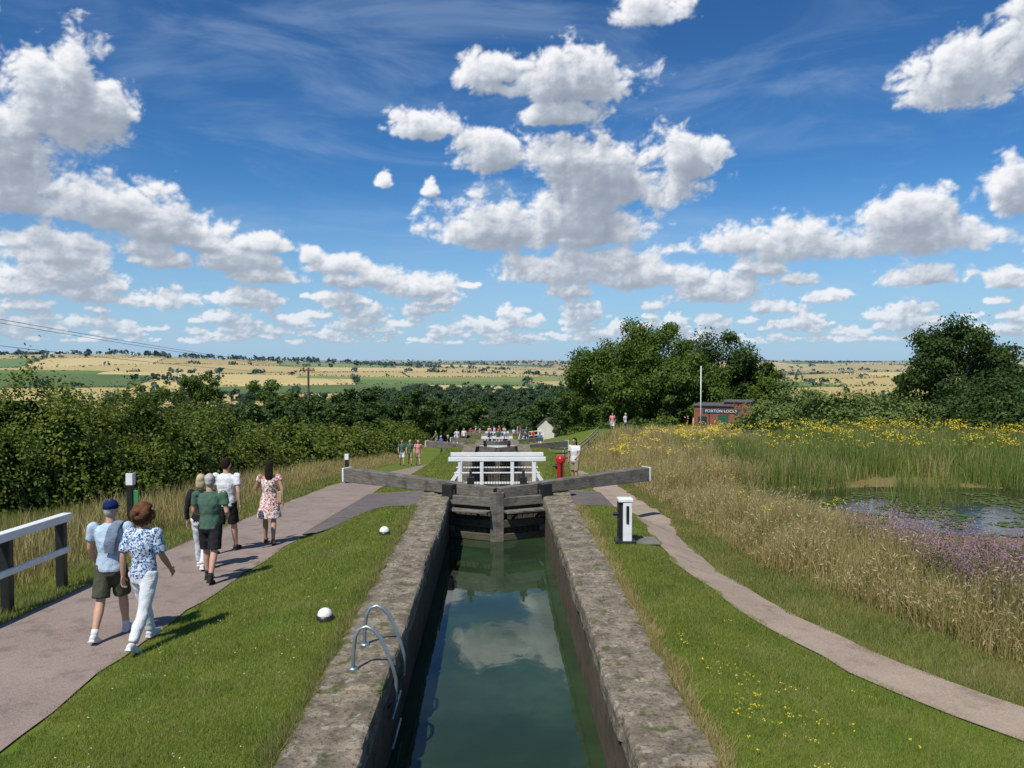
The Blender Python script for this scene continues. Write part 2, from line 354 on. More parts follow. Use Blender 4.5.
def drape(name,f0,f1,y0,y1,ny,nx,off,mat,wob=0.0,parent=None):
    yy=np.linspace(y0,y1,ny); V=[]
    for k,y in enumerate(yy):
        a,b=f0(y),f1(y); a+=wob*(math.sin(y*3.1)+.6*math.sin(y*7.7+1)); b+=wob*(math.sin(y*2.7+2)+.6*math.sin(y*8.3))
        for j in range(nx):
            x=a+(b-a)*j/(nx-1); V.append((x,y,g(x,y)+off))
    i=(np.arange(nx-1)[None,:]+nx*np.arange(ny-1)[:,None]).ravel(); F=np.stack([i,i+1,i+nx+1,i+nx],1)
    return mk(name,V,F,[mat],smooth=True,parent=parent)
def I(xp,fp): return lambda y: float(np.interp(y,xp,fp))
PLi=I([-10,7,20,28,40,54,80,110],[-4.15,-4.15,-4.15,-4.1,-3.7,-3.1,-2.9,-2.9])
PLo=I([-10,7,20,28,40,54,80,110],[-6.3,-6.3,-6.3,-6.1,-5.4,-4.9,-4.7,-4.7])
PRi=I([0,5.5,6.5,7.6,9,12,15,17,19,26,110],[6.2,5.0,4.4,3.8,3.2,2.75,2.85,3.0,3.2,3.3,3.2])
PRo=I([0,5.5,6.5,7.6,9,12,15,17,19,26,110],[7.2,5.95,5.3,4.65,4.05,3.55,3.65,4.0,4.3,4.4,4.4])
drape("footpath",PLo,PLi,-10,110,260,8,.02,PATH,.03)
drape("gravel_footpath",PRi,PRo,0,110,240,6,.02,PATHR,.04)
AP0,AP1=16.5,25.0
drape("tarmac_apron",lambda y:-4.2,lambda y:-1.70,AP0,AP1,60,14,.04,TARM)
drape("tarmac_apron",lambda y:1.70,lambda y:PRi(y)+.1,AP0,AP1,60,10,.04,TARM)
for a,c in((AP0-.18,AP0),(19.3,19.42),(AP1,AP1+.15)):
    drape("brick_edging",lambda y:-4.1,lambda y:-1.72,a,c,3,10,.048,EDGE)
    drape("brick_edging",lambda y:1.72,lambda y:PRi(y)+.1,a,c,3,10,.048,EDGE)

# ------------------------------------------------------------ lock chambers
CH=[(-8,18.2,0,-.93),(18.2,40.2,-1.3,-3.4),(40.2,62.2,-3.3,-5.4),(62.2,84.2,-4.9,-7.1),(84.2,106,-6.6,-8.8)]
for ci,(y0,y1,zt,zw) in enumerate(CH):
    for sd in(-1,1):
        b=B(); b.box((sd*1.385,(y0+y1)/2,(zt-.27+zt-5)/2),(.61,y1-y0-.002,4.73),0)
        root=b.obj("lock_wall",[BRK])
        b=B(); y=y0+.02
        while y<y1-.3:
            L=min(random.uniform(.85,1.35),y1-y); 
            b.box((sd*(1.385+random.uniform(-.02,.02)),y+L/2,zt-.135+random.uniform(-.014,.010)),(.66,L-.022,.27),0,Matrix.Rotation(random.uniform(-.010,.010),3,'Z')); y+=L
        o=b.obj("coping_stones",[STONE],root,.045)
        if ci==0:
            sm_=o.modifiers.new('sub','SUBSURF'); sm_.subdivision_type='SIMPLE'; sm_.levels=2; sm_.render_levels=3
            tx=bpy.data.textures.new('rough','CLOUDS'); tx.noise_scale=.16; tx.noise_depth=3
            dm=o.modifiers.new('disp','DISPLACE'); dm.texture=tx; dm.strength=.055; dm.mid_level=.5; dm.texture_coords='GLOBAL'
    q=np.array([(-1.1,y0-.0,zw),(1.1,y0,zw),(1.1,y1-.8,zw),(-1.1,y1-.8,zw)])
    mk("canal_water",q,[[0,1,2,3]],[WATER])
b=B(); b.box((0,-8.2,-2.2),(3.4,.4,4.4),0); b.obj("lock_end_wall",[BRK])

def lock_gate(y,z,detail=True):
    b=B()
    for sd in(-1,1):
        h=Vector((sd*1.06,y+.42,0)); m=Vector((sd*.075,y,0)); t=(m-h).normalized(); n=Vector((0,-1,0)); n=(n-t*n.dot(t)).normalized()
        b.box((m.x,m.y,z-1.3),(.15,.24,2.9),0); b.box((h.x,h.y,z-1.3),(.2,.24,2.9),0)
        for k in range(8):
            a=h.lerp(m,(k+.5)/8); R=Matrix.Rotation(math.atan2(t.y,t.x),3,'Z')
            b.box((a.x,a.y,z-1.35+random.uniform(-.005,.005)),(.118,.07,2.5),1,R)
        for zz,hh in((-.07,.2),(-.55,.17),(-.85,.15)):
            p0=h+n*.07;p1=m+n*.07; b.beam((p0.x,p0.y,z+zz),(p1.x,p1.y,z+zz),.12,hh,1 if zz<-.3 else 0)
        p0=h+n*.27;p1=m+n*.27; b.beam((p0.x,p0.y,z-.26),(p1.x,p1.y,z-.26),.26,.05,0)
        for f in(.2,.75):
            a=h.lerp(m,f); c=a+n*.32; b.beam((a.x,a.y,z-.5),(c.x,c.y,z-.28),.05,.05,3)
        d=(Vector((sd*3.75,y+2.25,0))-Vector((0,y,0))).normalized()
        e0=Vector((sd*.02,y+.01,z+.13)); e1=Vector((0,y,0))+d*4.35; e1.z=z+.22
        b.beam(e0,e1,.24,.22,0,.32,.34)
        e2=e1+d*.05; b.beam(e1,e2,.325,.345,2)
        b.box((h.x,h.y,z+.12),(.27,.3,.3),3,Matrix.Rotation(math.atan2(d.y,d.x),3,'Z'))
        a=h.lerp(m,.45)-n*.05
        b.box((a.x,a.y+.12,z+.25),(.06,.06,.65),3); b.box((a.x,a.y+.12,z+.33),(.16,.12,.2),3)
        for k in range(3):
            q=e1-d*(.6+.45*k); b.box((q.x*1.0,q.y-.25,g(q.x,q.y)+.05),(.9,.09,.07),3)
    o=b.obj("lock_gate",[OAK,OAKD,WHITE,BLACK],None,.012); return o
for ci,(y0,y1,zt,zw) in enumerate(CH): lock_gate(y1-1.2,zt-(.3 if ci else 0))

def footbridge(y,z,w=2.7,dep=1.1):
    b=B(); b.box((0,y,z-.06),(w+.4,dep,.12),1)
    for yy in(y-dep/2+.03,y+dep/2-.03):
        b.box((0,yy,z+.93),(w,.10,.11),0); b.box((0,yy,z+.12),(w-.3,.05,.06),0); b.box((0,yy,z+.56),(w-.3,.03,.035),0)
        for x in(-w/2+.3,-.42,.42,w/2-.3): b.box((x,yy,z+.45),(.075,.07,.88),0)
        n=28
        for k in range(n):
            x=-w/2+.3+(w-.6)*k/(n-1); b.box((x,yy,z+.5),(.014,.014,.78),2)
        for sd in(-1,1):
            b.beam((sd*(w/2-.3),yy+.02,z+.6),(sd*(w/2+.1),yy+.02,z-.0),.05,.06,0)
    b.obj("lock_footbridge",[WHITE,OAK,BLACK],None,.006)
for (y,z) in((21.2,-.52),(43.2,-2.75),(65,-4.35),(87,-5.95)): footbridge(y,z,2.62)

def paddle_gear(x,y,mat,h=.8,name="paddle_gear",z=None):
    z=g(x,y) if z is None else z; b=B()
    b.box((x,y,z+.04),(.42,.42,.08),1); b.box((x,y,z+h*.45),(.2,.24,h*.8),0)
    b.tube([(x,y,z+h*.8),(x,y,z+h*.93),(x,y,z+h)],[.15,.145,.07],16,0)
    b.tube([(x-.16,y,z+h*.7),(x-.09,y,z+h*.7)],.075,14,1); b.box((x-.19,y,z+h*.7),(.09,.04,.04),1)
    b.box((x+.02,y-.13,z+h*.45),(.06,.03,h*.8),1)
    b.obj(name,[mat,BLACK,WHITE],None,.012)
x,y=2.16,12.9; z=g(x,y); b=B()
b.box((x,y,z+.03),(.34,.3,.06),1); b.box((x+.03,y,z+.37),(.15,.2,.66),0); b.box((x-.085,y+.01,z+.40),(.07,.17,.62),1)
b.box((x+.0,y,z+.74),(.25,.22,.06),0); b.box((x+.03,y-.105,z+.5),(.05,.02,.3),1); b.tube([(x-.2,y,z+.5),(x-.1,y,z+.5)],.035,10,1)
b.obj("paddle_gear",[WHITE,BLACK],None,.01)
b=B(); b.box((2.55,13.1,g(2.5,13.1)+.02),(.42,.5,.03),0); b.obj("drain_cover",[simple("slab",(.16,.145,.13),.8,.2)],None,.008)
paddle_gear(1.95,23.6,RED,1.15,z=-1.0); paddle_gear(1.95,45.5,RED,.95); paddle_gear(-1.95,46,WHITE,.9)
paddle_gear(-2,67,RED,.95); paddle_gear(2,66.5,WHITE,.95); paddle_gear(2,88,RED,.95); paddle_gear(-2.2,44.5,RED,.9)

for (u,v) in((324,621),(384,535)):
    d=FPX*(CAMZ+.03)/(v-361); x=(u-497)/FPX*d; z=g(x,d); b=B()
    b.tube([(x,d,z-.02),(x,d,z+.06)],[.105,.10],24,1); b.ell((x,d,z+.06),(.088,.088,.085),0,24,12)
    o=b.obj("dome_marker_light",[WHITE,BLACK],None,0,True)

b=B()
for yy in(7.55,8.2):
    x0,x1=-1.42,-1.0; top=.43
    pts=[(x0,yy,-.05),(x0,yy,.15),(x0+.02,yy,top-.10),(x0+.06,yy,top-.025),(x0+.13,yy,top),(x0+.20,yy,top-.03),(x0+.27,yy,top-.11),(x1-.04,yy,.05),(x1,yy,-.1),(x1,yy,-.32),(x1-.08,yy,-.38)]
    b.tube(pts,.019,10,0,ref=(0,1,0)); b.tube([(x0,yy,0.0),(x0,yy,.025)],.05,12,0)
for k in range(3): b.tube([(-1.04,7.55,-.5-.3*k),(-1.04,8.2,-.5-.3*k)],.014,8,0,ref=(0,0,1))
b.obj("lock_ladder",[GALV],None,0,True)

b=B(); fx=-6.62
ysf=[3.4,4.9,6.3,7.7,9.1,10.45,11.75]
for y in ysf: b.box((fx,y,g(fx,y)+.5),(.13,.11,1.04),1)
z0,z1=g(fx,ysf[0])+1.05,g(fx,ysf[-1])+1.07
b.beam((fx,ysf[0]-.2,z0),(fx,ysf[-1]+.18,z1),.15,.12,0); b.beam((fx+.09,ysf[0],z0-.47),(fx+.09,ysf[-1]+.05,z1-.47),.05,.09,0)
b.obj("rail_fence",[WHITE,BLACK],None,.012)
def marker_post(x,y,h,green=False):
    z=g(x,y); b=B(); b.box((x,y,z+h*.4),(.13,.13,h*.82),1); b.box((x,y,z+h*.9),(.15,.15,h*.2),0); b.box((x,y,z+h+.01),(.11,.11,.03),1)
    if green: b.box((x+.12,y-.02,z+h*.55),(.12,.03,.42),2)
    b.obj("marker_post",[WHITE,BLACK,GREENP],None,.01)
marker_post(-8.0,16.9,1.3,True); marker_post(-5.75,29.5,1.15)

PT=mat_wood("pale_timber",(.28,.25,.20),(.42,.38,.32))
b=B()
pts=[(3.2,47),(4.4,50.5),(5.6,54),(6.8,57.5),(8,61)]
for i,(x,y) in enumerate(pts):
    b.box((x,y,g(x,y)+.55),(.12,.12,1.15),0)
    if i:
        a=pts[i-1]
        for hh in(.45,.8,1.08): b.beam((a[0],a[1]-.07,g(*a)+hh),(x,y-.07,g(x,y)+hh),.04,.1,0)
b.obj("post_and_rail_fence",[PT],None,.008)
b=B()
pts=[(-3.4,113),(-1,114),(1.5,115),(4,115.5),(7,115)]
for i,(x,y) in enumerate(pts):
    zz=g(x,y)+.3
    b.box((x,y,zz+.5),(.12,.12,1.3),0)
    if i:
        a=pts[i-1]
        for hh in(.5,1.1): b.beam((a[0],a[1]-.07,g(*a)+.3+hh),(x,y-.07,zz+hh),.05,.1,0)
b.obj("white_rail_fence",[WHITE],None,.008)

# ------------------------------------------------------------ foliage generators
def leaf_mesh(name,C,Nn,size,mats,midx=None,parent=None,rnd=None,aspect=.55,extra=None):
    n=len(C); r=rng.normal(size=(n,3)); Nn=Nn+.55*rng.normal(size=(n,3)); Nn/=np.linalg.norm(Nn,axis=1,keepdims=True)+1e-9
    t=np.cross(Nn,r); t/=np.linalg.norm(t,axis=1,keepdims=True)+1e-9; bt=np.cross(Nn,t)
    s=(size*rng.uniform(.6,1.3,n))[:,None]
    V=np.stack([C-t*s,C+bt*s*aspect-t*s*.1,C+t*s,C-bt*s*aspect-t*s*.1],1).reshape(-1,3)
    F=np.arange(4*n).reshape(-1,4)
    rn=np.repeat(rng.random(n) if rnd is None else rnd,4)
    if extra is not None:
        b=extra; ev=np.array([tuple(v) for v in b.V]); q=np.array(b.F)+len(V)
        mi=np.concatenate([np.zeros(n,int),np.ones(len(q),int)])
        V=np.concatenate([V,ev]); F=np.concatenate([F,q]); rn=np.concatenate([rn,np.zeros(len(ev))]); midx=mi
    return mk(name,V,F,mats,midx,False,rn,parent)
def sph(n):
    v=rng.normal(size=(n,3)); return v/np.linalg.norm(v,axis=1,keepdims=True)
BARK=simple("bark",(.075,.06,.045),.9,.35,4,.1,0,.8,.03)
L_OAK=leafmat("oak_leaves",[(.036,.072,.010),(.078,.135,.016),(.12,.17,.022)],.35)
L_DARK=leafmat("dark_leaves",[(.016,.036,.008),(.038,.072,.011),(.065,.11,.018)],.4,.22)
L_HEDGE=leafmat("hedge_leaves",[(.042,.078,.010),(.11,.155,.017),(.17,.20,.028)],.38)
L_WIL=leafmat("willow_leaves",[(.075,.12,.026),(.14,.19,.042),(.19,.23,.06)],.5)
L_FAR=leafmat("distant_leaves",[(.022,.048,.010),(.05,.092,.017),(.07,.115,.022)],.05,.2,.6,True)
CORE=simple("dark_core",(.014,.026,.006),.95,.3,2,.0)  # dark solid core added inside shrubs to stop light showing through
def make_tree(name,h,rx,rz,n,ls,mat,seed,trunk=True,nc=34,loc=(0,0,0)):
    r=random.Random(seed); b=B()
    cz=h-rz; cl=[]
    for k in range(nc):
        d=sph(1)[0]; rad=r.uniform(.45,.95)
        c=np.array([d[0]*rx*rad,d[1]*rx*rad,cz+d[2]*rz*rad]); 
        cl.append((c,r.uniform(.15,.32)*rx))
    tb=[(0,0,-.5),(.05*rx,0,h*.2),(0,.04*rx,h*.42),(0,0,h*.62)]
    b.tube(tb,[h*.032,h*.025,h*.018,h*.01],8,0)
    for c,rr in cl[:16]:
        s=Vector((0,0,r.uniform(h*.2,h*.45))); e=Vector(c); mid=s.lerp(e,.5)+Vector((0,0,-.06*h)); b.tube([s,mid,e],[h*.012,h*.007,h*.003],6,0)
    b.F=[f for f in b.F if len(f)==4]
    C=[];Nn=[];per=n//nc
    for c,rr in cl:
        d=sph(per); q=np.abs(rng.normal(0.85,.26,per))[:,None]; p=c+d*q*rr*np.array([1,1,.78]); C.append(p); Nn.append(d+np.array([0,0,.25]))
    C=np.concatenate(C);Nn=np.concatenate(Nn)
    o=leaf_mesh(name,C,Nn,ls,[mat,BARK],extra=b); o.location=loc; return o
def shrub_mass(name,blobs,dens,ls,mat,core=True):
    C=[];Nn=[];b=B()
    for (x,y,z,rx,ry,h) in blobs:
        area=2*math.pi*max(rx,ry)*h*.8; n=int(area*dens); d=sph(n); d[:,2]=np.abs(d[:,2])*1.0-.12
        ph=rng.random(6)*6.28
        lump=1+.15*np.sin(d[:,0]*5+ph[0])*np.sin(d[:,2]*6+ph[1])+.14*np.sin(d[:,1]*7+ph[2])*np.sin(d[:,2]*9+ph[4])+.08*np.sin(d[:,0]*15+ph[3])*np.sin(d[:,1]*13+ph[5])
        q=lump*(1-np.abs(rng.normal(0,.09,n))+(rng.random(n)<.13)*rng.random(n)*.22)
        C.append(np.stack([x+d[:,0]*rx*q,y+d[:,1]*ry*q,z+d[:,2]*h*q],1)); Nn.append(d+np.array([0,0,.2]))
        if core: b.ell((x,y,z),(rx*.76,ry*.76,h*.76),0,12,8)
    b.F=[f for f in b.F if len(f)==4]
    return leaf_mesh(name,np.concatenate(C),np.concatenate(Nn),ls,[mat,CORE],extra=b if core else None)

poly=[(-22,9),(-16,14),(-12.8,18.5),(-10.2,23.5),(-9.3,30),(-9.2,40),(-8.8,52),(-8.2,66),(-8,82),(-8,98)]
blobs=[]
for (a,c) in zip(poly[:-1],poly[1:]):
    L=math.dist(a,c); k=0
    while k<L:
        t=k/L; x=a[0]+(c[0]-a[0])*t; y=a[1]+(c[1]-a[1])*t; k+=random.uniform(.9,1.5)*(1 if y<35 else 1.5)
        hh=np.interp(y,[10,19,28,40,60,98],[4.1,3.95,3.35,2.8,2.5,2.6])*random.uniform(.66,1.10)
        r=random.uniform(.9,1.6); xo=-r*.9
        blobs.append((x+xo,y+.3,g(x,y)-.1,r,r,hh*random.uniform(.55,.92)))
        blobs.append((x+xo-1.8,y+1.3,g(x-2,y),r*1.2,r*1.2,hh*1.04))
        if random.random()<.6: blobs.append((x+xo-4.2,y+2.2,g(x-4,y),1.8,1.8,hh*random.uniform(.95,1.18)))
near_=[q for q in blobs if q[1]<34]; far_=[q for q in blobs if q[1]>=34]
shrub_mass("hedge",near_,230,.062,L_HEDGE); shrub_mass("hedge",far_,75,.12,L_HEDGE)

bl=[]
for (u,vt,d,rx) in((770,396,52,2.6),(800,384,55,3.0),(835,380,50,3.1),(870,388,54,2.8),(900,390,52,2.8),(930,400,50,2.4),(785,408,46,2.0),(850,406,46,2.2),(905,408,45,2.2),(745,420,52,2.0),(960,412,48,2.4)):
    x,y,zt=W(u,vt,d); z=g(x,y); bl.append((x,y,z-.2,rx,rx,zt-z+.2))
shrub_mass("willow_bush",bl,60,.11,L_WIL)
bl=[]
for (u,vt,d,rx) in((985,366,50,3.4),(1020,360,47,3.6),(1060,355,47,4),(1010,388,42,2.6),(975,388,46,2.4),(1045,380,41,3)):
    x,y,zt=W(u,vt,d); z=g(x,y); bl.append((x,y,z-.2,rx,rx,zt-z+.2))
shrub_mass("thorn_bush",bl,70,.11,L_DARK)
bl=[]
for (u,vt,d,rx) in((640,418,72,2.4),(665,415,75,2.5),(610,420,78,2.2),(690,430,66,1.5),(585,424,90,2.5),(760,412,64,2.0)):
    x,y,zt=W(u,vt,d); z=g(x,y); bl.append((x,y,z-.2,rx,rx,zt-z+.2))
shrub_mass("bush",bl,50,.14,L_OAK)
def tree_at(name,u,vtop,d,rx,mat,seed,n=12000,ls=.2,frac=.46,nc=36):
    x,y,zt=W(u,vtop,d); z=g(x,y); h=zt-z; return make_tree(name,h,rx,h*frac,n,ls,mat,seed,nc=nc,loc=(x,y,z))
tree_at("tree",650,320,88,6.0,L_OAK,1,30000,.16,.44,60)
tree_at("tree",605,345,92,5.0,L_OAK,2,19000,.17,.47,46)
tree_at("tree",690,350,82,4.6,L_OAK,3,19000,.16,.48,44)
tree_at("tree",715,328,97,5.6,L_DARK,4,22000,.17,.45,50)
tree_at("tree",745,350,95,4.6,L_DARK,5,15000,.18,.46)
tree_at("tree",630,362,80,3.8,L_OAK,6,13000,.16,.48)
tree_at("tree",668,366,78,3.6,L_OAK,7,13000,.16,.48)
tree_at("tree",768,368,92,3.2,L_OAK,8,8000,.18,.47)
tree_at("tree",585,375,100,3.6,L_OAK,9,8000,.18,.48)
tree_at("tree",960,318,58,4.3,L_DARK,10,26000,.13,.42,46)
tree_at("tree",1018,336,60,4.0,L_DARK,11,18000,.14,.44)
tree_at("tree",925,360,60,2.4,L_DARK,12,8000,.14,.45,20)
tree_at("tree",204,368,180,5.5,L_OAK,13,6000,.32,.42,26)
tree_at("tree",150,377,150,4.5,L_OAK,14,5000,.30,.42,24)
tree_at("tree",270,380,130,5.0,L_OAK,15,7000,.26,.44,28)
tree_at("tree",330,392,120,4.6,L_DARK,16,6000,.24,.45,26)
root=empty("distant_trees"); protos=[]
for k in range(5):
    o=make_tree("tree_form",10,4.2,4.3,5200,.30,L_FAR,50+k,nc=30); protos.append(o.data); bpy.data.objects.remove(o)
rt=random.Random(4)
def inst(x,y,s):
    o=bpy.data.objects.new("tree_crown",rt.choice(protos)); scene.collection.objects.link(o); o.parent=root
    o.location=(x,y,g(x,y)-.3); o.scale=(s*rt.uniform(.85,1.25),s*rt.uniform(.85,1.25),s); o.rotation_euler=(0,0,rt.uniform(0,6.28))
cnt=0
while cnt<330:
    d=rt.uniform(118,420); u=rt.uniform(150,640); x=(u-497)/FPX*d
    if abs(x)<10 and d<150: continue
    if u<260 and d<170: continue
    if abs(x-10*math.sin(d*.02))<5 and d<170: continue
    inst(x,d,rt.uniform(.55,1.05)); cnt+=1
for k in range(26):
    d=rt.uniform(60,112); u=rt.uniform(240,385); inst((u-497)/FPX*d,d,rt.uniform(.35,.55))
for k in range(150):
    d=rt.uniform(330,640); u=rt.uniform(385,610); inst((u-497)/FPX*d,d,rt.uniform(.9,1.6))
for k in range(45):
    d=rt.uniform(420,700); u=rt.uniform(100,400); inst((u-497)/FPX*d,d,rt.uniform(.7,1.2))
for k in range(90):
    d=rt.uniform(110,520); u=rt.uniform(760,1150); inst((u-497)/FPX*d,d,rt.uniform(.5,.95))
for k in range(40):
    d=rt.uniform(60,200); u=rt.uniform(-250,150); inst((u-497)/FPX*d,d,rt.uniform(.3,.42))
A=.22
pts=[]
def rowpt(U,Vv): return (U*math.cos(A)-Vv*math.sin(A), U*math.sin(A)+Vv*math.cos(A))
for fv in range(-10,40):
    if fv%3==1 and fv>4: continue
    for U in np.arange(-4200,4200,4.5):
        if rt.random()<.9: pts.append(rowpt(U+rt.uniform(-2,2),fv*170+rt.uniform(-1.5,1.5))+(0,))
    for fu in range(-18,19):
        for Vv in np.arange(fv*170,fv*170+170,6.0):
            if rt.random()<.85: pts.append(rowpt(fu*270-fv*83.0+rt.uniform(-1.5,1.5),Vv)+(0,))
pts=np.array(pts); m=(pts[:,1]>380)&(pts[:,1]<5200)&(np.abs(pts[:,0])<pts[:,1]*.8+100); pts=pts[m]
keep=rng.random(len(pts))<np.interp(pts[:,1],[380,1500,3000,5200],[1,.9,.45,.22]); pts=pts[keep]
tl=(gnoise(pts[:,0]*.006,pts[:,1]*.006,61)>.15)
hs=np.where(rng.random(len(pts))<np.where(tl,.32,.03),rng.uniform(7,12,len(pts)),rng.uniform(2.0,3.4,len(pts)))
wn=6000; wy=rng.uniform(700,5000,wn); wx=wy*rng.uniform(-.8,.8,wn); msk=(gnoise(wx*.0035,wy*.0045,62)>.38)
pts2=np.stack([wx,wy,wy*0],1)[msk]; pts=np.concatenate([pts,pts2]); hs=np.concatenate([hs,rng.uniform(8,13,len(pts2))])
rx_=np.concatenate([rng.uniform(-2300,-150,420),rng.uniform(-600,4000,400)]); ry_=np.concatenate([2000+rng.normal(0,50,420),4200+rng.normal(0,200,400)])
pts=np.concatenate([pts,np.stack([rx_,ry_,ry_*0],1)]); hs=np.concatenate([hs,rng.uniform(8,16,820)])
k=12; c=np.repeat(pts,k,0); h=np.repeat(hs,k); c[:,2]=ground(c[:,0],c[:,1]); d=sph(len(c)); d[:,2]=np.abs(d[:,2])
q=rng.uniform(.5,1,len(c)); c=c+np.stack([d[:,0]*h*.6*q,d[:,1]*h*.6*q,h*.22+d[:,2]*h*.7*q],1)
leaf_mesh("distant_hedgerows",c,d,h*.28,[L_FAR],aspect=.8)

# ------------------------------------------------------------ grass
def blades(name,X,Y,H,Wd,mat,lean=.35,seg=1,zoff=0,rnd=None):
    n=len(X); Z=ground(X,Y)+zoff; a=rng.uniform(0,2*np.pi,n); dx,dy=np.cos(a),np.sin(a)
    la=rng.uniform(0,2*np.pi,n); lm=H*lean*np.abs(rng.normal(0,.7,n)); lx,ly=np.cos(la)*lm,np.sin(la)*lm
    base=np.stack([X,Y,Z],1); wv=np.stack([dx*Wd/2,dy*Wd/2,dx*0],1)
    r=np.repeat(rng.random(n) if rnd is None else rnd,3 if seg==1 else 5)
    if seg==1:
        V=np.stack([base-wv,base+wv,base+np.stack([lx,ly,H],1)],1).reshape(-1,3); F=np.arange(3*n).reshape(-1,3)
        return mk(name,V,F,[mat],rnd=r)
    mid=base+np.stack([lx*.35,ly*.35,H*.6],1); tip=base+np.stack([lx,ly,H],1)
    V=np.stack([base-wv,base+wv,mid+wv*.8,mid-wv*.8,tip],1).reshape(-1,3); k=5*np.arange(n)
    F=np.concatenate([np.stack([k,k+1,k+2],1),np.stack([k,k+2,k+3],1),np.stack([k+3,k+2,k+4],1)])
    return mk(name,V,F,[mat],rnd=r)
GR=leafmat("lawn_grass",[(.10,.18,.014),(.205,.265,.030),(.31,.31,.09)],1.3,.35,patch=((.30,.27,.10),.9))
GV=leafmat("verge_grass",[(.10,.155,.018),(.18,.21,.035),(.32,.28,.11)],.9,.3,patch=((.34,.28,.12),.6))
GD=leafmat("dry_grass",[(.42,.31,.13),(.54,.42,.20),(.24,.23,.07)],.8,.3)
GRD=leafmat("reeds",[(.07,.14,.02),(.13,.20,.035),(.24,.25,.07)],.45,.3)
def ysamp(n,a,b): return a*(b/a)**rng.random(n)
vf=lambda f: np.vectorize(f)
n=230000; Y=ysamp(n,3.4,16.3); X=rng.uniform(-4.25,-1.66,n); e=-4.12+.06*np.sin(Y*5)+.05*np.sin(Y*13)+.04*np.sin(Y*2.1); k=(X>e-.03)&((gnoise(X*1.7,Y*1.7,15)>-.38)|(rng.random(n)<.5)); X,Y=X[k],Y[k]
blades("lawn",X,Y,rng.uniform(.02,.05,len(X))*(1+.6*gnoise(X*1.5,Y*1.5,5)),.0045*np.maximum(1,Y/7),GR,.8)
n=240000; Y=ysamp(n,3.0,16.3); a,b_=vf(PRi)(Y)+.05*np.sin(Y*4.3)+.03*np.sin(Y*11),1.66; X=b_+(a+.03-b_)*rng.random(n)
blades("lawn",X,Y,rng.uniform(.02,.055,len(X))*(1+.6*gnoise(X*1.5,Y*1.5,6)),.0045*np.maximum(1,Y/7),GR,.8)
BD=I([0,5,8.2,9.8,13,17,22,30,60],[8.2,7.0,5.7,5.15,4.5,4.6,4.8,4.9,5.0])
n=140000; Y=ysamp(n,4,30); a,b_=vf(PRo)(Y)-.05*np.sin(Y*3.3)-.03*np.sin(Y*9),vf(BD)(Y); X=a-.03+(b_+.5-a)*rng.random(n)
blades("verge_grass",X,Y,rng.uniform(.03,.10,n),.005*np.maximum(1,Y/7),GV,.7)
n=150000; Y=ysamp(n,6,40); X=-6.27-rng.random(n)**1.3*7.5; H=rng.uniform(.04,.12,n)*(1+1.6*sm(-X,7.0,8.5))
blades("verge_grass",X,Y,H,.006*np.maximum(1,Y/8),GV,.6)
n=24000; Y=rng.uniform(12,60,n); X=-7.3-np.abs(rng.normal(0,1.3,n)); blades("long_grass",X,Y,rng.uniform(.25,.65,n)*sm(-X,7.0,8.6)+.1,.012*np.maximum(1,Y/25),GD,.5,2)
for sd in(-1,1):
    n=15000; Y=ysamp(n,4,16.5); X=sd*(1.70+np.abs(rng.normal(0,.05,n))*(1+np.sin(Y*2.3)**2)-.07*np.sin(Y*3.7)**2*rng.random(n)); blades("edge_grass",X,Y,rng.uniform(.03,.11,n),.006*np.maximum(1,Y/7),GD if sd>0 else GV,.9)
n=120000; Y=rng.uniform(25.2,104,n); sd=np.where(rng.random(n)<.5,-1,1); X=sd*rng.uniform(1.7,3.1,n); blades("lawn",X,Y,rng.uniform(.04,.09,n),.02*np.maximum(1,Y/30),GR,.7)
n=30000; Y=rng.uniform(25.2,60,n); X=-rng.uniform(3.0,4.1,n)*np.interp(Y,[25,40,60],[1,.9,.75]); blades("lawn",X,Y,rng.uniform(.04,.09,n),.02*np.maximum(1,Y/30),GR,.7)
n=110000; Y=ysamp(n,7,60); a=vf(BD)(Y); wdt=np.interp(Y,[7,12,17,24,34,60],[4.5,4.5,4.2,3.5,8,12]); t=rng.random(n); X=a+wdt*t**1.2
e=((X-14)/8.3)**2+((Y-22)/3.8)**2; cl=gnoise(X*.9,Y*.7,8)*2; k=(e>1)&(rng.random(n)<.72+.6*cl); X,Y,t,cl=X[k],Y[k],t[k],cl[k]; n=len(X)
low=1-.50*sm(X,6.6,8.5)*(1-sm(Y,18,22))
H=(.28+.55*np.minimum(1,t*4))*rng.uniform(.45,1.15,n)*low*(1+.35*cl)
blades("tall_dry_grass",X,Y,H,.008*np.maximum(1,Y/14),GD,.5,2)
k=(rng.random(n)<.5)&(gnoise(X*.6+4,Y*.5,9)>-.12); X2,Y2,H2=X[k],Y[k],H[k]; blades("green_undergrass",X2+.03,Y2,H2*.75,.012*np.maximum(1,Y2/14),GV,.5,2)
k=rng.random(n)<.35; C=np.stack([X[k],Y[k],ground(X[k],Y[k])+H[k]*.93],1)+rng.normal(0,.05,(k.sum(),3)); 
SEED=leafmat("seed_heads_straw",[(.46,.36,.19),(.56,.45,.27),(.36,.25,.14)],1,.3)
leaf_mesh("grass_seed_heads",C,sph(len(C)),.035,[SEED],aspect=.22)
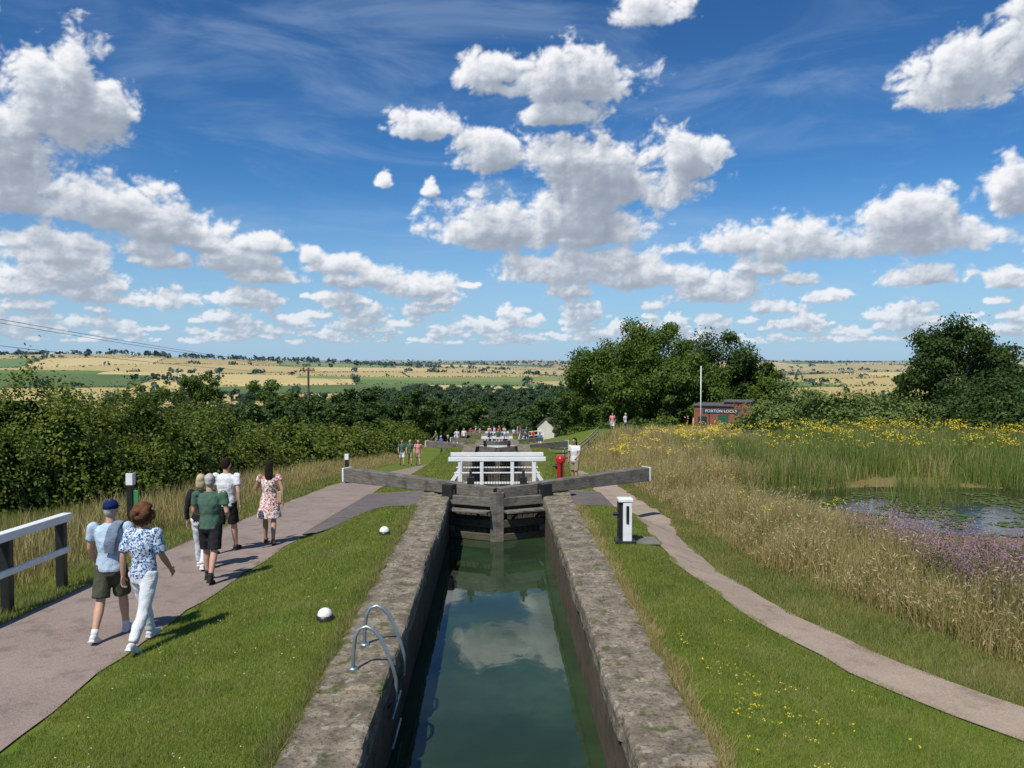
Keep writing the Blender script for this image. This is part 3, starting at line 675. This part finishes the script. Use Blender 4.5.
# reeds
n=100000; Y=rng.uniform(17,46,n); X=rng.uniform(7.5,34,n); cl=gnoise(X*.35,Y*.35,21)*1.6+gnoise(X*1.1,Y*1.1,22)*.6
k=((Y>25.2)&(Y<40)&(X>8.8))|((X<10.2)&(X>8)&(Y>20.0)&(Y<25.4)&(cl>-.35))|((X>12.2)&(X<14.3)&(Y>22.6)&(Y<25.5)&(cl>-.3))|((X>16.5)&(Y>25.2)); k=k&(X<Y*.82+3)&(cl>-.42)
X,Y,cl=X[k],Y[k],cl[k]; n=len(X); H=rng.uniform(.55,1.25,n)*(1-.25*sm(Y,30,40))*(1+.55*cl); blades("reeds",X,Y,H,.020*np.maximum(1,Y/28),GRD,.4,2)
n=14000; Y=rng.uniform(26,42,n); X=rng.uniform(8,33,n); k=(gnoise(X*.4+3,Y*.4,25)>.1)&(X<Y*.8+2); X,Y=X[k],Y[k]; blades("reed_stems_dry",X,Y,rng.uniform(.7,1.25,len(X)),.02,GD,.35,2)
bl=[]
for k in range(16):
    y=random.uniform(30,42); x=random.uniform(9,y*.72); bl.append((x,y,g(x,y)-.1,random.uniform(.5,1.0),.7,random.uniform(.8,1.3)))
shrub_mass("marsh_shrub",bl,160,.06,L_WIL)
# flowers
YEL=leafmat("ragwort_yellow",[(.66,.49,.02),(.76,.58,.03),(.48,.38,.03)],1,.2); PUR=leafmat("willowherb_pink",[(.26,.13,.21),(.34,.21,.28),(.22,.14,.13)],2,.25); STEM=leafmat("flower_stem",[(.08,.12,.02),(.13,.16,.03),(.24,.17,.09)],1,.25)
def flowers(name,cx,cy,H,mat,r,per,size,spike=False):
    n=len(cx); z=ground(cx,cy); C=np.repeat(np.stack([cx,cy,z+H],1),per,0)
    off=rng.normal(0,1,(len(C),3))*(np.array([r*.35,r*.35,r*1.5]) if spike else np.array([r,r,r*.35])); C=C+off
    return leaf_mesh(name,C,np.tile([[0,-.3,1.]],(len(C),1)),size,[mat],aspect=.8)
n=900; y=rng.uniform(31,45,n); x=5.5+rng.random(n)*28; k=(x<y*.72)&(gnoise(x*.35,y*.3,33)>-.12); x,y=x[k],y[k]; h=rng.uniform(.85,1.35,len(x)); flowers("ragwort",x,y,h,YEL,.13,12,.034)
n=60; y=rng.uniform(13,30,n); x=rng.uniform(5.2,8.5,n); flowers("ragwort",x,y,rng.uniform(.5,.8,n),YEL,.07,10,.02)
n=760; y=rng.uniform(9.0,14.5,n); x=6.0+(y-9)*.10+np.abs(rng.normal(0,1.5,n)); k=(x<y*.72+1)&(gnoise(x*.8,y*.8,35)>-.15); x,y=x[k],y[k]; h=rng.uniform(.45,1.0,len(x))
flowers("rosebay_willowherb",x,y,h,PUR,.09,26,.015,True)
X=np.repeat(x,26)+rng.normal(0,.11,len(x)*26); Y=np.repeat(y,26)+rng.normal(0,.11,len(x)*26); blades("willowherb_stems",X,Y,np.repeat(h,26)*rng.uniform(.5,1.05,len(X)),.02,STEM,.3,2)
n=300; y=ysamp(n,4.4,9.0); x=2.0+np.abs(rng.normal(0,.6,n)); k=(x<vf(PRi)(y)-.1)&(gnoise(x*1.5,y*1.5,71)>-.05); x,y=x[k],y[k]; flowers("buttercups",x,y,np.full(len(x),.06),YEL,.014,4,.008)
n=110; y=ysamp(n,5,15); x=-1.9-rng.random(n)*2; flowers("daisies",x,y,np.full(n,.05),leafmat("daisy_white",[(.7,.7,.66),(.75,.75,.7),(.7,.65,.4)],1,.1),.004,3,.005)
# pond
th=np.linspace(0,2*math.pi,48,endpoint=False); V=[(14+10*math.cos(t),22+5*math.sin(t),-1.33) for t in th]; mk("pond_water",V,[list(range(48))],[PONDW])
n=5200; t=rng.uniform(0,6.28,n); r=np.sqrt(rng.random(n)); X=14+7.5*r*np.cos(t); Y=22+3.3*r*np.sin(t); k=gnoise(X*.6,Y*1.0,44)>.02; X,Y=X[k],Y[k]
V=[];F=[]
for x,y in zip(X,Y):
    b0=len(V); rr=random.uniform(.03,.10)
    for q in range(7): V.append((x+rr*math.cos(q*.9),y+rr*math.sin(q*.9),-1.324+random.uniform(0,.012)))
    F.append(list(range(b0,b0+7)))
mk("lily_pads",V,F,[leafmat("pond_weed",[(.05,.085,.015),(.09,.13,.025),(.12,.15,.03)],1.5,.1)],rnd=rng.random(len(V)))

# ------------------------------------------------------------ buildings
RBR=mat_brick("red_brick",(.30,.09,.05),(.24,.075,.045),(.28,.22,.18),False); SLATE=simple("slate_roof",(.10,.095,.10),.7,.2,3); 
x,y,z=W(727,430,74); z=g(x,y)-.2
hb=empty("brick_building",(x,y,z),math.radians(-22))
b=B(); b.box((0,0,1.4),(5.4,4.2,2.8),0); b.box((1.2,.2,2.98),(2.4,3.2,.36),0); b.obj("walls",[RBR],hb)
b=B(); b.box((-.9,0,2.87),(3.8,4.5,.14),0); b.box((1.25,.2,3.22),(2.7,3.5,.12),0); b.obj("roof",[SLATE],hb,.02)
b=B()
for xx in(-1.9,1.8): b.box((xx,-2.11,1.35),(.8,.06,.9),0); b.box((xx,-2.15,.87),(.95,.1,.07),1)
b.box((0,-2.11,1.0),(.95,.06,2.0),2); b.obj("windows_and_door",[simple("window_glass",(.03,.04,.05),.1,.1),STONE,simple("door_paint",(.03,.09,.05),.5,.1)],hb)
b=B(); b.box((-.2,-2.12,2.35),(3.4,.05,.45),0); b.obj("sign_board",[simple("sign_blue",(.03,.05,.10),.5,.1)],hb)
tcv=bpy.data.curves.new("sign_letters",'FONT'); tcv.body="FOXTON LOCKS"; tcv.size=.38; tcv.align_x='CENTER'; tcv.extrude=.01; tcv.materials.append(WHITE)
to=link(bpy.data.objects.new("sign_letters",tcv),hb); to.location=(-.2,-2.16,2.22); to.rotation_euler=(math.radians(90),0,0)
b=B(); x,y,z=W(702,400,70); b.tube([(x,y,g(x,y)),(x,y,W(702,366,70)[2])],[.06,.04],8,0); b.obj("flag_pole",[WHITE],None,0,True)
CREAM=simple("render_cream",(.55,.52,.45),.8,.08,1); TILE=simple("clay_tile_roof",(.12,.09,.08),.8,.25,1)
def cottage(x,y,w,d,h,rot,zb):
    e=empty("cottage",(x,y,zb),rot); b=B(); b.box((0,0,h/2),(w,d,h),0)
    for sx in(-1,1): b.V+= [Vector((sx*w/2,-d/2,h)),Vector((sx*w/2,d/2,h)),Vector((sx*w/2,0,h+d*.45))]; b.F.append([len(b.V)-3,len(b.V)-2,len(b.V)-1]); b.M.append(0)
    b.obj("walls",[CREAM],e)
    b=B(); 
    for s_ in(-1,1): b.beam((0,s_*(d/2+.25),h-.2),(0,s_*.02,h+d*.45+.05),w+.5,.12,0)
    b.box((w*.35,0,h+d*.45+.2),(.7,.7,1.2),1); b.obj("roof",[TILE,RBR],e)
    b=B()
    for xx in(-w*.3,0,w*.3):
        for zz in(h*.3,h*.75): b.box((xx,-d/2-.02,zz),(.9,.06,1.0),0)
    b.obj("windows",[simple("dark_glass",(.03,.035,.04),.2,.1)],e)
for (u,v,d,w,rt_) in((549,418,150,4,1.2),(484,412,260,5,.6)):
    x,y,zt=W(u,v,d); cottage(x,y,w,3.4,3.4,rt_,zt-4.9)

PO=simple("pole_timber",(.10,.075,.055),.85,.25,3)
for (x,y,zt) in((-19.5,80,2.35),(-25,30,5.7)):
    b=B(); b.tube([(x,y,g(x,y)-.3),(x,y,zt)],[.14,.1],10,0); b.box((x,y,zt-.25),(1.3,.1,.12),0,Matrix.Rotation(.1,3,'Z'))
    for q in(-.5,0,.5): b.tube([(x+q,y,zt-.19),(x+q,y,zt-.02)],.035,6,0)
    b.obj("utility_pole",[PO],None,0)
b=B()
for q,dz in((-.5,0),(.5,0),(0,-1.3)):
    p=[]
    for i in range(21):
        t=i/20; p.append((-19.5+(-5.5)*t+q,80-50*t,2.3+dz*.5+(3.35+dz*.5)*t-1.0*t*(1-t)))
    b.tube(p,.012,5,0)
    p=[(-19.5+9*t+q,80+60*t,2.3-9*t-2*t*(1-t)) for t in [i/12 for i in range(13)]]; b.tube(p,.012,5,0)
b.obj("power_lines",[BLACK],None)

# ------------------------------------------------------------ people
SK=simple("skin",(.50,.29,.20),.5,.1,6,.35,0,.05,.002); SK2=simple("skin_tanned",(.42,.23,.15),.5,.1,6,.35,0,.05,.002)
def cloth(name,c,v=.15): return simple(name,c,.85,v,9,.1,0,.5,.02)
def floral(name,base,cs,scale):
    m,nt,out=newmat(name); o=ND(nt,'ShaderNodeTexCoord').outputs['Object']
    o=VM(nt,'ADD',o,ND(nt,'ShaderNodeVectorMath',{'operation':'SCALE'},{0:ND(nt,'ShaderNodeTexNoise',{},{'Vector':o,'Scale':18.0}).outputs[1],'Scale':.05}).outputs[0])
    c=base
    for i,cc in enumerate(cs):
        v=ND(nt,'ShaderNodeTexVoronoi',{},{'Vector':VM(nt,'ADD',o,(i*3.1,i*1.7,i)),'Scale':scale*(1+.25*i)}).outputs['Distance']
        c=MIX(nt,MA(nt,'SUBTRACT',1.0,SS(nt,v,.30,.42)),c,cc)
    surf(nt,out,c,.85,.1); return m
EYEW=simple("eye_white",(.7,.7,.68),.3,.02); EYED=simple("iris",(.04,.03,.02),.2,.02); LIP=simple("lips",(.38,.13,.11),.5,.05)
FOLD=bpy.data.textures.new('folds','CLOUDS'); FOLD.noise_scale=.09; FOLD.noise_depth=1
def skinobj(b,name,mat,parent,vox,it=4,wr=0):
    o=b.obj(name,[mat],parent,0,True)
    r=o.modifiers.new('remesh','REMESH'); r.mode='VOXEL'; r.voxel_size=vox; r.use_smooth_shade=True
    s_=o.modifiers.new('smooth','SMOOTH'); s_.factor=.5; s_.iterations=it
    if wr:
        d=o.modifiers.new('folds','DISPLACE'); d.texture=FOLD; d.strength=wr; d.mid_level=.5
    return o
def person(name,x,y,head,H=1.72,skin=None,top=None,bottom=None,kind='shorts',hair=None,hs='short',legs=((22,8),(-20,25)),arms=((-20,15),(22,20)),shoe=None,sock=None,lod=1,width=1.0,sleeve=.5,extra=None,lookz=0,z=None,armout=.06,lean=0.0):
    s=H/1.72; skin=skin or SK; root=empty(name,(0,0,0),head); q=lod
    female=kind=='dress' or hs in('long','curly','bob')
    hipz=.90; drop=[]
    J={}
    for i,sd in enumerate((-1,1)):
        th,kn=legs[i]; th=math.radians(th);kn=math.radians(kn)
        hp=Vector((sd*.088,0,hipz)); k=hp+Vector((0,math.sin(th),-math.cos(th)))*.42; a=k+Vector((0,math.sin(th-kn),-math.cos(th-kn)))*.40
        J[sd]=(hp,k,a,th-kn); drop.append(a.z)
    dz=.075-min(drop)
    up=lambda v: Vector((v.x,v.y,v.z+dz))
    J={k:(up(v[0]),up(v[1]),up(v[2]),v[3]) for k,v in J.items()}
    T=lambda z_,yy=0: Vector((0,yy+lean*(z_-.9),z_+dz))
    sw=(.175 if female else .195)*width; w=width
    A={}
    for i,sd in enumerate((-1,1)):
        sa,eb=arms[i]; sa=math.radians(sa);eb=math.radians(eb)
        sh=T(1.405)+Vector((sd*sw,0,0)); el=sh+Vector((sd*armout,math.sin(sa)*.29,-math.cos(sa)*.285)); wr=el+Vector((sd*(.01 if eb<1 else -.07),math.sin(sa+eb)*.25,-math.cos(sa+eb)*.25)); A[sd]=(sh,el,wr)
    sc=Matrix.Scale(s,3)
    def fin(b): b.V=[sc@v for v in b.V]; return b
    vx=.013*q; fw=.022 if q==1 else 0
    b=B()
    b.tube([T(.84),T(.95),T(1.07),T(1.25),T(1.38),T(1.435)],[(.14*w,.095*w),(.15*w,.105*w),(.125*w,.09*w),(.15*w,.105*w),(.15*w,.085),(.08,.06)],16)
    b.tube([T(1.40),T(1.47),T(1.54,.01)],[.062,.054,.052],12)
    hc=T(1.615,.02); RL=Matrix.Rotation(math.radians(lookz),3,'Z')
    b.ell(hc,(.074,.092,.108),0,18,12); b.ell(hc+RL@Vector((0,.035,-.055)),(.052,.052,.052),0,12,8)
    b.ell(hc+RL@Vector((0,.098,-.012)),(.013,.02,.022),0,8,6)
    for e_ in(-1,1): b.ell(hc+RL@Vector((e_*.077,-.002,-.012)),(.012,.02,.03),0,8,6)
    for sd in(-1,1):
        sh,el,wr=A[sd]; b.ell(sh,(.055,.055,.055),0,10,8); b.tube([sh,sh.lerp(el,.35),el,el.lerp(wr,.3),wr],[.050,.047,.038,.040,.026],12)
        hp,k,a,_=J[sd]; b.tube([hp,hp.lerp(k,.35),hp.lerp(k,.8),k,k.lerp(a,.3),k.lerp(a,.75),a],[.085*w,.078*w,.057,.054,.057,.040,.036],14)
    skinobj(fin(b),"body",skin,root,vx,3)
    b=B()
    for sd in(-1,1):
        sh,el,wr=A[sd]; d=(wr-el).normalized(); n=Vector((-sd,0,0)); n=(n-d*n.dot(d)).normalized(); t=d.cross(n)*(1 if sd>0 else -1)
        if t.y<0: t=-t
        b.tube([wr-d*.01,wr+d*.03,wr+d*.085],[(.024,.02),(.036,.017),(.038,.014)],10,0,ref=tuple(t))
        for j,(o_,L) in enumerate(((.030,.072),(.010,.080),(-.010,.074),(-.029,.058))):
            p0=wr+d*.08+t*o_; p1=p0+(d*.95+n*.25)*L*.42; p2=p1+(d*.8+n*.6)*L*.32; p3=p2+(d*.5+n*.85)*L*.26
            b.tube([p0,p1,p2,p3],[.0095,.009,.0082,.007],8)
        p0=wr+d*.03+t*.026; p1=p0+(d*.6+t*.75+n*.2)*.035; p2=p1+(d*.85+t*.35+n*.4)*.035; b.tube([p0,p1,p2],[.013,.0105,.008],8)
    fin(b)
    if q==1: skinobj(b,"hands",skin,root,.0045,1)
    else: b.obj("hands",[skin],root,0,True)
    b=B()
    for e_ in(-1,1):
        c=hc+RL@Vector((e_*.031,.083,.012)); b.ell(c,(.0135,.010,.0085),0,8,6); b.ell(c+RL@Vector((0,.007,0)),(.006,.005,.006),1,8,6)
        b.ell(hc+RL@Vector((e_*.031,.089,.032)),(.017,.006,.0035),3,8,4)
    b.ell(hc+RL@Vector((0,.088,-.055)),(.022,.008,.006),2,8,6); fin(b).obj("face",[EYEW,EYED,LIP,hair],root,0,True)
    def torso(b,z0):
        zz=[z0,.98,1.08,1.25,1.37,1.425,1.45]; 
        if z0>=.97: zz[1]=z0+.02
        rr=[(.168*w,.125*w),(.160*w,.120*w),(.142*w,.108*w),(.165*w,.122*w),(.165*w,.10),(.115,.078),(.07,.064)]
        if female: rr[3]=(.160*w,.128*w)
        b.tube([T(a_) for a_ in zz],rr,20)
    if kind!='dress':
        b=B(); torso(b,.86)
        for sd in(-1,1):
            sh,el,wr=A[sd]; b.ell(sh+Vector((-sd*.005,0,-.005)),(.068,.068,.062),0,12,8)
            if sleeve<=1: e1=sh.lerp(el,sleeve+.1); b.tube([sh,sh.lerp(el,.3),e1],[.066,.064,.066],14)
            else: b.tube([sh,el,el.lerp(wr,.85)],[.066,.052,.040],14)
        skinobj(fin(b),"shirt",top,root,vx,2,fw)
        b=B()
        if kind=='shorts':
            b.tube([T(.80),T(.88),T(.97)],[(.15*w,.11*w),(.165*w,.122*w),(.150*w,.112*w)],18)
            for sd in(-1,1):
                hp,k,a,_=J[sd]; b.tube([hp+Vector((0,0,.03)),hp.lerp(k,.35),hp.lerp(k,.88)],[.095*w,.094*w,.094*w],16)
            skinobj(fin(b),"shorts",bottom,root,vx,2,fw)
        else:
            b.tube([T(.80),T(.88),T(.97)],[(.155*w,.115*w),(.168*w,.125*w),(.150*w,.112*w)],18)
            for sd in(-1,1):
                hp,k,a,_=J[sd]; b.tube([hp+Vector((0,0,.03)),hp.lerp(k,.4),k,k.lerp(a,.4),k.lerp(a,.93)],[.097*w,.09*w,.068,.066,.060],16)
            skinobj(fin(b),"trousers",bottom,root,vx,2,fw)
    else:
        b=B(); b.tube([T(.56),T(.66),T(.80),T(.90),T(1.08),T(1.25),T(1.36),T(1.42)],[(.245,.21),(.23,.19),(.20,.16),(.175,.135),(.135,.105),(.155,.125),(.15,.095),(.10,.07)],24)
        for sd in(-1,1):
            sh,el,wr=A[sd]; b.tube([sh,sh.lerp(el,.35)],[.066,.064],12)
        skinobj(fin(b),"dress",top,root,vx,2,fw*1.5)
    b=B()
    for sd in(-1,1):
        hp,k,a,an=J[sd]; R=Matrix.Rotation(an*.8,3,'X')
        if abs(a.z-.075)<.02: R=Matrix.Identity(3)
        p=[Vector((0,-.065,-.035)),Vector((0,-.03,-.025)),Vector((0,.06,-.035)),Vector((0,.14,-.045)),Vector((0,.175,-.052))]
        b.tube([a+R@v for v in p],[(.03,.034),(.041,.048),(.044,.038),(.044,.028),(.028,.018)],14)
        b.tube([a+R@Vector((0,-.01,-.02)),a+Vector((0,0,.02))],[.042,.040],12)
        b.box(a+R@Vector((0,.05,-.068)),(.082,.24,.016),0,R)
    skinobj(fin(b),"shoes",shoe or WHITE,root,.011*q,1)
    if sock:
        b=B()
        for sd in(-1,1):
            hp,k,a,an=J[sd]; b.tube([a,a.lerp(k,.2)],[.042,.043],12)
        fin(b).obj("socks",[sock],root,0,True)
    b=B(); hm=hair
    if hs=='short': b.ell(hc+RL@Vector((0,-.014,.024)),(.081,.092,.098),0,16,10); b.ell(hc+RL@Vector((0,-.045,-.02)),(.066,.056,.07),0,12,8)
    elif hs=='curly':
        r=random.Random(3)
        for j in range(90):
            v=Vector((r.gauss(0,1),r.gauss(0,1)-.45,r.gauss(0,1)+.25)).normalized()
            if v.y>.5 and v.z<.45: continue
            b.ell(hc+Vector((v.x*.115,v.y*.12-.02,v.z*.125-.0)),r.uniform(.022,.036),0,8,6)
        b.ell(hc+Vector((0,-.025,.01)),(.10,.10,.11),0,14,10)
    elif hs=='long':
        b.ell(hc+RL@Vector((0,-.016,.022)),(.084,.096,.10),0,16,10)
        b.tube([hc+Vector((0,-.05,.04)),hc+Vector((0,-.075,-.08)),hc+Vector((0,-.095,-.20)),hc+Vector((0,-.10,-.30))],[(.08,.05),(.085,.045),(.085,.035),(.05,.02)],14)
    elif hs=='bob':
        b.ell(hc+RL@Vector((0,-.014,.022)),(.088,.10,.102),0,16,10); b.tube([hc+Vector((0,-.03,.03)),hc+Vector((0,-.05,-.06)),hc+Vector((0,-.05,-.13))],[(.085,.075),(.09,.062),(.078,.045)],14)
    skinobj(fin(b),"hair",hm,root,.011*q,1,fw*.7)
    if extra: extra(root,T,hc,fin,J,A,sc,w)
    zz=g(x,y)+.02 if z is None else z
    root.location=(x,y,zz); return root
def cap(root,T,hc,fin,J,A,sc,w):
    b=B(); b.tube([hc+Vector((0,-.008,.015)),hc+Vector((0,-.008,.055)),hc+Vector((0,-.008,.09)),hc+Vector((0,-.008,.115)),hc+Vector((0,-.008,.124))],[(.088,.104),(.086,.102),(.072,.086),(.042,.05),(.01,.01)],18)
    b.tube([hc+Vector((0,.06,.022)),hc+Vector((0,.12,.022)),hc+Vector((0,.165,.012))],[(.078,.006),(.07,.006),(.04,.005)],12)
    fin(b).obj("cap",[cloth("navy_cap",(.012,.022,.09))],root,0,True)
    b=B()
    b.tube([T(1.10)+Vector((.04,-.15,0)),T(1.25)+Vector((.06,-.16,0)),T(1.40)+Vector((.08,-.115,0)),T(1.465)+Vector((.10,-.01,0)),T(1.38)+Vector((.10,.13,0)),T(1.2)+Vector((.08,.15,0))],[(.07,.016),(.075,.02),(.07,.022),(.065,.022),(.05,.02),(.04,.02)],12)
    skinobj(fin(b),"draped_jumper",cloth("slate_jumper",(.16,.20,.26)),root,.009,2,.02)
def bag(col):
    def f(root,T,hc,fin,J,A,sc,w):
        b=B(); c=T(.98)+Vector((.20,.0,0)); b.box(c,(.09,.24,.22),0); 
        b.tube([c+Vector((0,.09,.1)),T(1.2)+Vector((.10,.13,0)),T(1.46)+Vector((-.07,.02,0)),T(1.25)+Vector((.0,-.14,0)),c+Vector((0,-.09,.1))],.010,6,0)
        fin(b).obj("shoulder_bag",[cloth("bag",col)],root,.02)
    return f
GREY=cloth("grey_hair",(.42,.40,.37)); BRN=cloth("brown_hair",(.12,.055,.028),.4); DK=cloth("dark_hair",(.02,.013,.01)); BLN=cloth("fair_hair",(.45,.36,.22))
T_LB=cloth("pale_blue_tee",(.42,.52,.63)); SH_OL=cloth("olive_shorts",(.075,.075,.05)); T_WH=cloth("white_tee",(.64,.64,.64),.05); TR_WH=cloth("white_trousers",(.64,.65,.67),.05)
T_GR=cloth("green_tee",(.07,.13,.09)); SH_BK=cloth("black_shorts",(.022,.022,.025)); T_BK=cloth("black_top",(.02,.02,.022)); 
T_FL=floral("blue_floral_shirt",(.56,.62,.68),[(.05,.13,.30),(.10,.22,.42),(.02,.05,.14)],26); DR_FL=floral("pink_floral_dress",(.72,.68,.66),[(.55,.10,.12),(.25,.06,.07),(.6,.3,.2)],22)
SHW=cloth("white_trainers",(.64,.64,.64),.05); SHB=cloth("dark_shoes",(.03,.03,.03)); SND=cloth("sandals",(.16,.09,.05)); BLUE=cloth("blue_shirt",(.05,.12,.35)); REDT=cloth("red_shirt",(.45,.03,.03)); NAVY=cloth("navy_trousers",(.02,.03,.07)); PINK=cloth("pink_top",(.6,.25,.25)); KHA=cloth("khaki",(.30,.25,.16))
person("man_in_cap",-4.60,9.2,math.radians(4),1.66,SK,T_LB,SH_OL,'shorts',GREY,'short',((-14,14),(17,5)),((12,25),(-14,35)),SHW,SHW,extra=cap,width=1.08)
person("woman_with_curly_hair",-4.08,8.9,math.radians(-10),1.66,SK2,T_FL,TR_WH,'trousers',BRN,'curly',((20,4),(-18,16)),((-14,15),(8,30)),SHW,width=1.0,sleeve=.75,armout=.04)
person("man_in_green_shirt",-4.50,12.1,math.radians(0),1.70,SK,T_GR,SH_BK,'shorts',GREY,'short',((10,4),(-12,14)),((8,60),(-5,70)),SHB,SHB,width=1.10)
person("woman_in_black_top",-5.02,13.1,math.radians(5),1.62,SK,T_BK,TR_WH,'trousers',BLN,'bob',((14,4),(-12,14)),((-10,20),(10,30)),SHW,sleeve=2,extra=bag((.04,.03,.03)))
person("man_in_white_tee",-5.12,14.6,math.radians(-8),1.80,SK,T_WH,SH_BK,'shorts',DK,'short',((-14,12),(14,4)),((10,20),(-14,25)),SHB,width=1.05)
person("woman_in_floral_dress",-4.58,15.5,math.radians(12),1.68,SK2,DR_FL,None,'dress',DK,'long',((12,4),(-12,14)),((20,100),(-18,20)),SND,extra=bag((.45,.35,.22)),armout=.09)
tops=[T_WH,BLUE,REDT,T_GR,PINK,T_BK,KHA,T_LB]; bots=[NAVY,SH_BK,KHA,SH_OL,TR_WH]
def walker(u,d,seed,head=0,H=1.7,kind=None,x=None,z=None,name="pedestrian"):
    r=random.Random(seed); xx=(u-497)/FPX*d if x is None else x
    person(name,xx,d,head,H,SK,r.choice(tops),r.choice(bots),kind or r.choice(['shorts','trousers']),r.choice([GREY,BRN,DK,BLN]),r.choice(['short','bob','short']),((r.uniform(8,20),4),(r.uniform(-20,-8),14)),((r.uniform(-20,10),20),(r.uniform(-10,20),25)),SHB,lod=1.6,z=z)
person("woman_by_gate",2.78,27.5,math.radians(150),1.70,SK2,T_WH,KHA,'shorts',DK,'long',((4,2),(-4,4)),((25,40),(-8,15)),SND,lod=1.4,z=-1.4)
for i,(u,d) in enumerate(((402,50),(410,52),(418,50.5),(441,62),(448,64),(436,75),(457,82),(464,84),(455,70))): walker(u,d,i+3,math.radians(random.uniform(-20,200)))
for i,x in enumerate((-.85,-.3,.25,.8)): walker(0,87,i+60,math.radians(random.uniform(60,300)),x=x,z=-5.94)
for i,x in enumerate((-.7,.1,.7)): walker(0,65,i+160,math.radians(random.uniform(60,300)),x=x,z=-4.34)
for i,(x,d) in enumerate(((-2.1,94),(-2.6,95),(-3.3,96),(2.0,92),(2.5,94),(3.1,93),(3.8,96),(4.6,97),(-4.0,92),(2.3,75),(2.9,76),(3.9,70))): walker(0,d,i+80,math.radians(random.uniform(0,360)),x=x)
for i,(u,d) in enumerate(((613,66),(626,68))): walker(u,d,i+30,math.radians(random.uniform(0,360)))
print("done")
